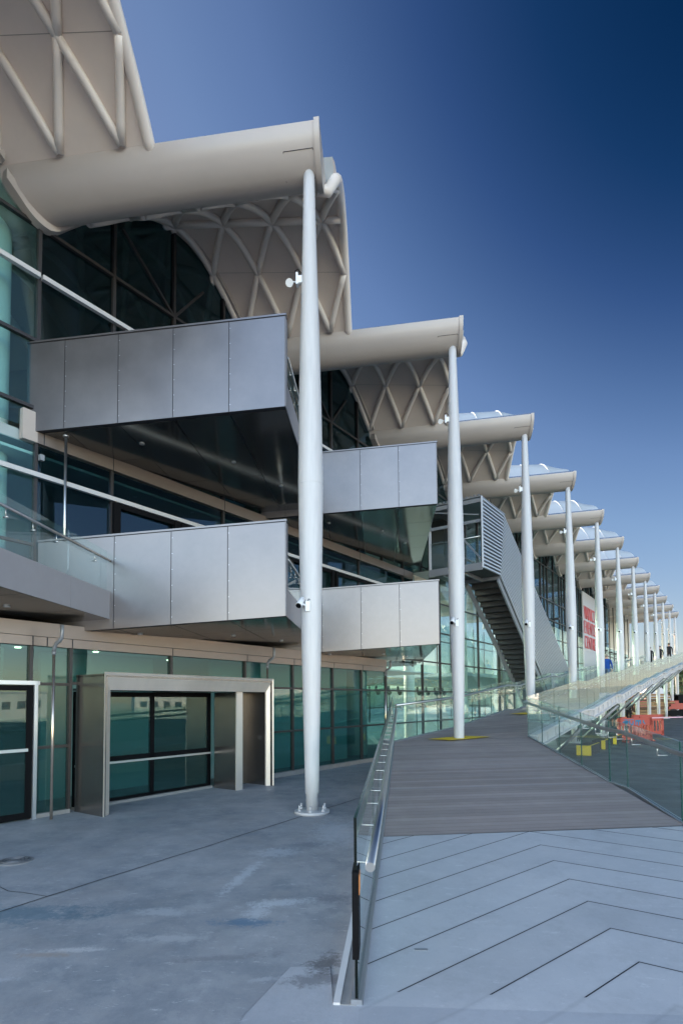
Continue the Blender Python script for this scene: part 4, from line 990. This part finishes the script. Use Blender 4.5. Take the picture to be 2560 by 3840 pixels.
# ------------------------------------------------------------ people
def person(loc, label, face, h, top, legs, hairm, skin='skinc', stride=.12, arms=(.0, .0), shorts=False):
    t_ = thing('person', loc, label, 'person'); k = h / 1.75
    cf, sf = math.cos(face), math.sin(face)
    def T(x, y, z): return Vector((loc[0] + (x * cf - y * sf) * k, loc[1] + (x * sf + y * cf) * k, loc[2] + z * k))
    verts = []; edges = []; rad = []
    def v(x, y, z, r): verts.append(T(x, y, z) - Vector(loc)); rad.append((r[0] * k, r[1] * k) if isinstance(r, tuple) else (r * k, r * k)); return len(verts) - 1
    pel = v(0, 0, .95, (.155, .12)); ch = v(0, .0, 1.2, (.16, .115)); sh = v(0, -.01, 1.40, (.155, .10)); nk = v(0, .0, 1.50, .06); hd = v(0, .015, 1.60, (.075, .085)); ht = v(0, .015, 1.68, (.07, .08))
    edges += [(pel, ch), (ch, sh), (sh, nk), (nk, hd), (hd, ht)]
    for sgn, st, ar in ((-1, stride, arms[0]), (1, -stride, arms[1])):
        hip = v(sgn * .09, 0, .88, .09); kn = v(sgn * .10, st * .8, .48, .06); an = v(sgn * .10, st * 1.1, .09, .04); toe = v(sgn * .11, st * 1.1 + .15, .035, .035)
        edges += [(pel, hip), (hip, kn), (kn, an), (an, toe)]
        s1 = v(sgn * .19, -.01, 1.38, .06); el = v(sgn * .26, -.05 + ar * .3, 1.12, .045); wr = v(sgn * .25, .06 + ar, .90, .032); hn = v(sgn * .24, .09 + ar, .82, .035)
        edges += [(sh, s1), (s1, el), (el, wr), (wr, hn)]
        for fi in range(4):
            fn = v(sgn * (.225 + .012 * fi), .10 + ar + .008 * fi, .745 + .008 * abs(fi - 1.5), .009); edges.append((hn, fn))
        th = v(sgn * .215, .125 + ar, .80, .010); edges.append((hn, th))
    me = D.meshes.new('body'); me.from_pydata([tuple(p) for p in verts], edges, []); o = D.objects.new('body', me); COL.objects.link(o); o.parent = t_
    mod = o.modifiers.new('skin', 'SKIN'); sv = me.skin_vertices[0].data
    for i, r in enumerate(rad): sv[i].radius = r
    sv[0].use_root = True
    ss = o.modifiers.new('sub', 'SUBSURF'); ss.levels = 2; ss.render_levels = 2
    bpy.context.view_layer.update(); dg = bpy.context.evaluated_depsgraph_get()
    nm = D.meshes.new_from_object(o.evaluated_get(dg)); o.modifiers.clear(); o.data = nm
    nm.materials.clear()
    for mn in (skin, top, legs, 'dark'): nm.materials.append(M[mn])
    for p in nm.polygons:
        z = p.center.z / k; p.use_smooth = True
        x = ((p.center.x * cf + p.center.y * sf) / k)
        if z > 1.47: p.material_index = 0
        elif z < .08: p.material_index = 3
        elif abs(x) > .195 and z < .90: p.material_index = 0
        elif z < .93: p.material_index = 2 if not (shorts and z < .5) else 0
        else: p.material_index = 1
    b = MB(); c = T(0, -.01, 1.665); b.ball(c, .098 * k, (1, 1.08, .92), 14); b.build('hair', hairm, t_)
    for sgn in (-1, 1):
        b = MB(); b.ball(T(sgn * .088, .0, 1.625), .02 * k, (.6, 1, 1.4), 8); b.build('ear', skin, t_)
    b = MB(); b.ball(T(0, .105, 1.62), .018 * k, (.8, 1, 1.2), 8); b.build('nose', skin, t_)
    for sgn in (-1, 1):
        b = MB(); b.ball(T(sgn * .032, .096, 1.645), .010 * k, (1.3, .6, .7), 8); b.build('eye', 'dark', t_)
    b = MB(); b.ball(T(0, .098, 1.575), .02 * k, (1.3, .4, .35), 8); b.build('mouth', 'red', t_)
    return t_
def onramp(t_, o_): p = K0 + U * t_ + NU * o_; return (p.x, p.y, zr(t_))
person(onramp(18.2, 1.42), 'person in a blue jacket and jeans walking up the ramp, seen from behind', -.5, 1.68, 'blue', 'jean', 'hair')
person(onramp(34.5, 1.3), 'person in dark clothes on the ramp, nearest of the three distant dark figures', -.5, 1.75, 'dark', 'dark', 'hairb', arms=(.1, -.1))
person(onramp(40.0, 1.2), 'person in dark clothes on the ramp, middle of the three distant dark figures', 2.4, 1.72, 'dark', 'dark', 'hairb')
person(onramp(45.5, 1.0), 'tall person in dark clothes on the ramp, farthest of the three dark figures', -.5, 1.86, 'dark', 'dark', 'hairb')
person((17.6, 42.0, 0), 'person in a black coat standing on the quay under the ramp', -.4, 1.8, 'dark', 'dark', 'hairb')
person((14.6, 37.0, 0), 'person in dark green shorts walking on the quay below the ramp', -.4, 1.75, 'greensh', 'greensh', 'hairb', shorts=True)

# ------------------------------------------------------------ far background
def tree(x, y, z, h, w, label):
    t_ = thing('pine_tree', (x, y, z), label, 'tree', 'pines on the far headland'); b = MB(); b.tube([(x, y, z), (x + .2, y, z + h * .5), (x, y, z + h * .95)], [w * .06, w * .04, w * .01], 7); b.build('trunk', 'bark', t_)
    b = MB(); rr = random.Random(int(x * 10))
    for i in range(900):
        t = rr.random() ** .8; ang = rr.uniform(0, 6.283); r = w * .5 * (1 - t) ** .7 * (.6 + .5 * math.sin(t * 21 + ang * 2)) * rr.uniform(.4, 1.1)
        p = Vector((x + r * math.cos(ang), y + r * math.sin(ang), z + h * (.12 + .88 * t))); s_ = h * rr.uniform(.03, .06)
        a = Vector((rr.uniform(-1, 1), rr.uniform(-1, 1), rr.uniform(-.6, .6))).normalized() * s_; c_ = Vector((rr.uniform(-1, 1), rr.uniform(-1, 1), rr.uniform(-1, 1))).normalized() * s_ * .6
        b.add([p - a, p + c_, p + a, p - c_], [(0, 1, 2, 3)])
    b.build('crown', 'tree', t_)
def gz(x, y): return 0
for i, (x, y, h, w, lab) in enumerate([(96, 190, 15, 9, 'tall dark pine at the right edge of the picture beyond the quay'), (88, 186, 9, 8, 'lower bushy pine left of the tall one beyond the quay'), (92, 195, 11, 9, 'mid height pine between the tall and the bushy one'), (79, 188, 6, 7, 'small round dark pine farthest left beyond the quay')]):
    tree(x, y, -1.0, h, w, lab)
hm = MB(); hm.box(60, 130, 180, 215, -2.3, -.9); tag(hm.build('headland', 'hill'), kind='structure')
rh = random.Random(3)
for i in range(8):
    x = 205 + i * 24 + rh.uniform(-5, 5); y = 560 + rh.uniform(0, 60); z = 6 + rh.uniform(-3, 5); w = rh.uniform(9, 15); h = rh.uniform(5, 9)
    t_ = thing('house', (x, y, z), 'small pale house on the far hillside, %s from the left of its row' % ['first', 'second', 'third', 'fourth', 'fifth', 'sixth', 'seventh', 'eighth'][i], 'house', 'houses on the far hillside')
    b = MB(); b.box(x, x + w, y, y + 8, z - 8, z + h * .6); b.build('wall', 'house', t_)
    b = MB(); b.prism([(x - .5, y - .5, z + h * .6), (x + w + .5, y - .5, z + h * .6), (x + w / 2, y - .5, z + h)], (0, 9, 0)); b.build('roof', 'roofc', t_)
    for q in (.25, .65):
        b = MB(); b.box(x + w * q, x + w * q + 1.6, y - .05, y + .02, z + .5, z + h * .45); b.build('window', 'glassy', t_)
# buildings across the basin on the right: they show only as reflections in the glass
for i, (x, y, w, dpt, h) in enumerate([(150, 20, 14, 36, 4), (170, 62, 14, 26, 5.5), (155, 104, 14, 20, 3.2), (185, 150, 16, 32, 6), (140, -34, 14, 34, 4), (175, 225, 16, 30, 4.5)]):
    t_ = thing('harbour_building', (x, y, -1), ['low cream harbour shed', 'broad cream harbour block', 'small cream harbour store', 'tallest cream harbour block', 'near cream harbour shed', 'far cream harbour block'][i] + ' mirrored in the facade glass', 'building')
    b = MB(); b.box(x, x + w, y, y + dpt, -2.2, h); b.build('wall', 'sandbld', t_)
    b = MB(); b.box(x - .3, x + w + .3, y - .3, y + dpt + .3, h, h + .5); b.build('roof', 'grey', t_)
    ny = int(dpt // 3.2); nz = int(h // 3)
    for j in range(ny):
        for q in range(nz):
            b = MB(); b.box(x - .06, x + .02, y + 1 + j * 3.2, y + 2.7 + j * 3.2, .6 + q * 3, 2.3 + q * 3); b.build('window', 'glassy', t_)
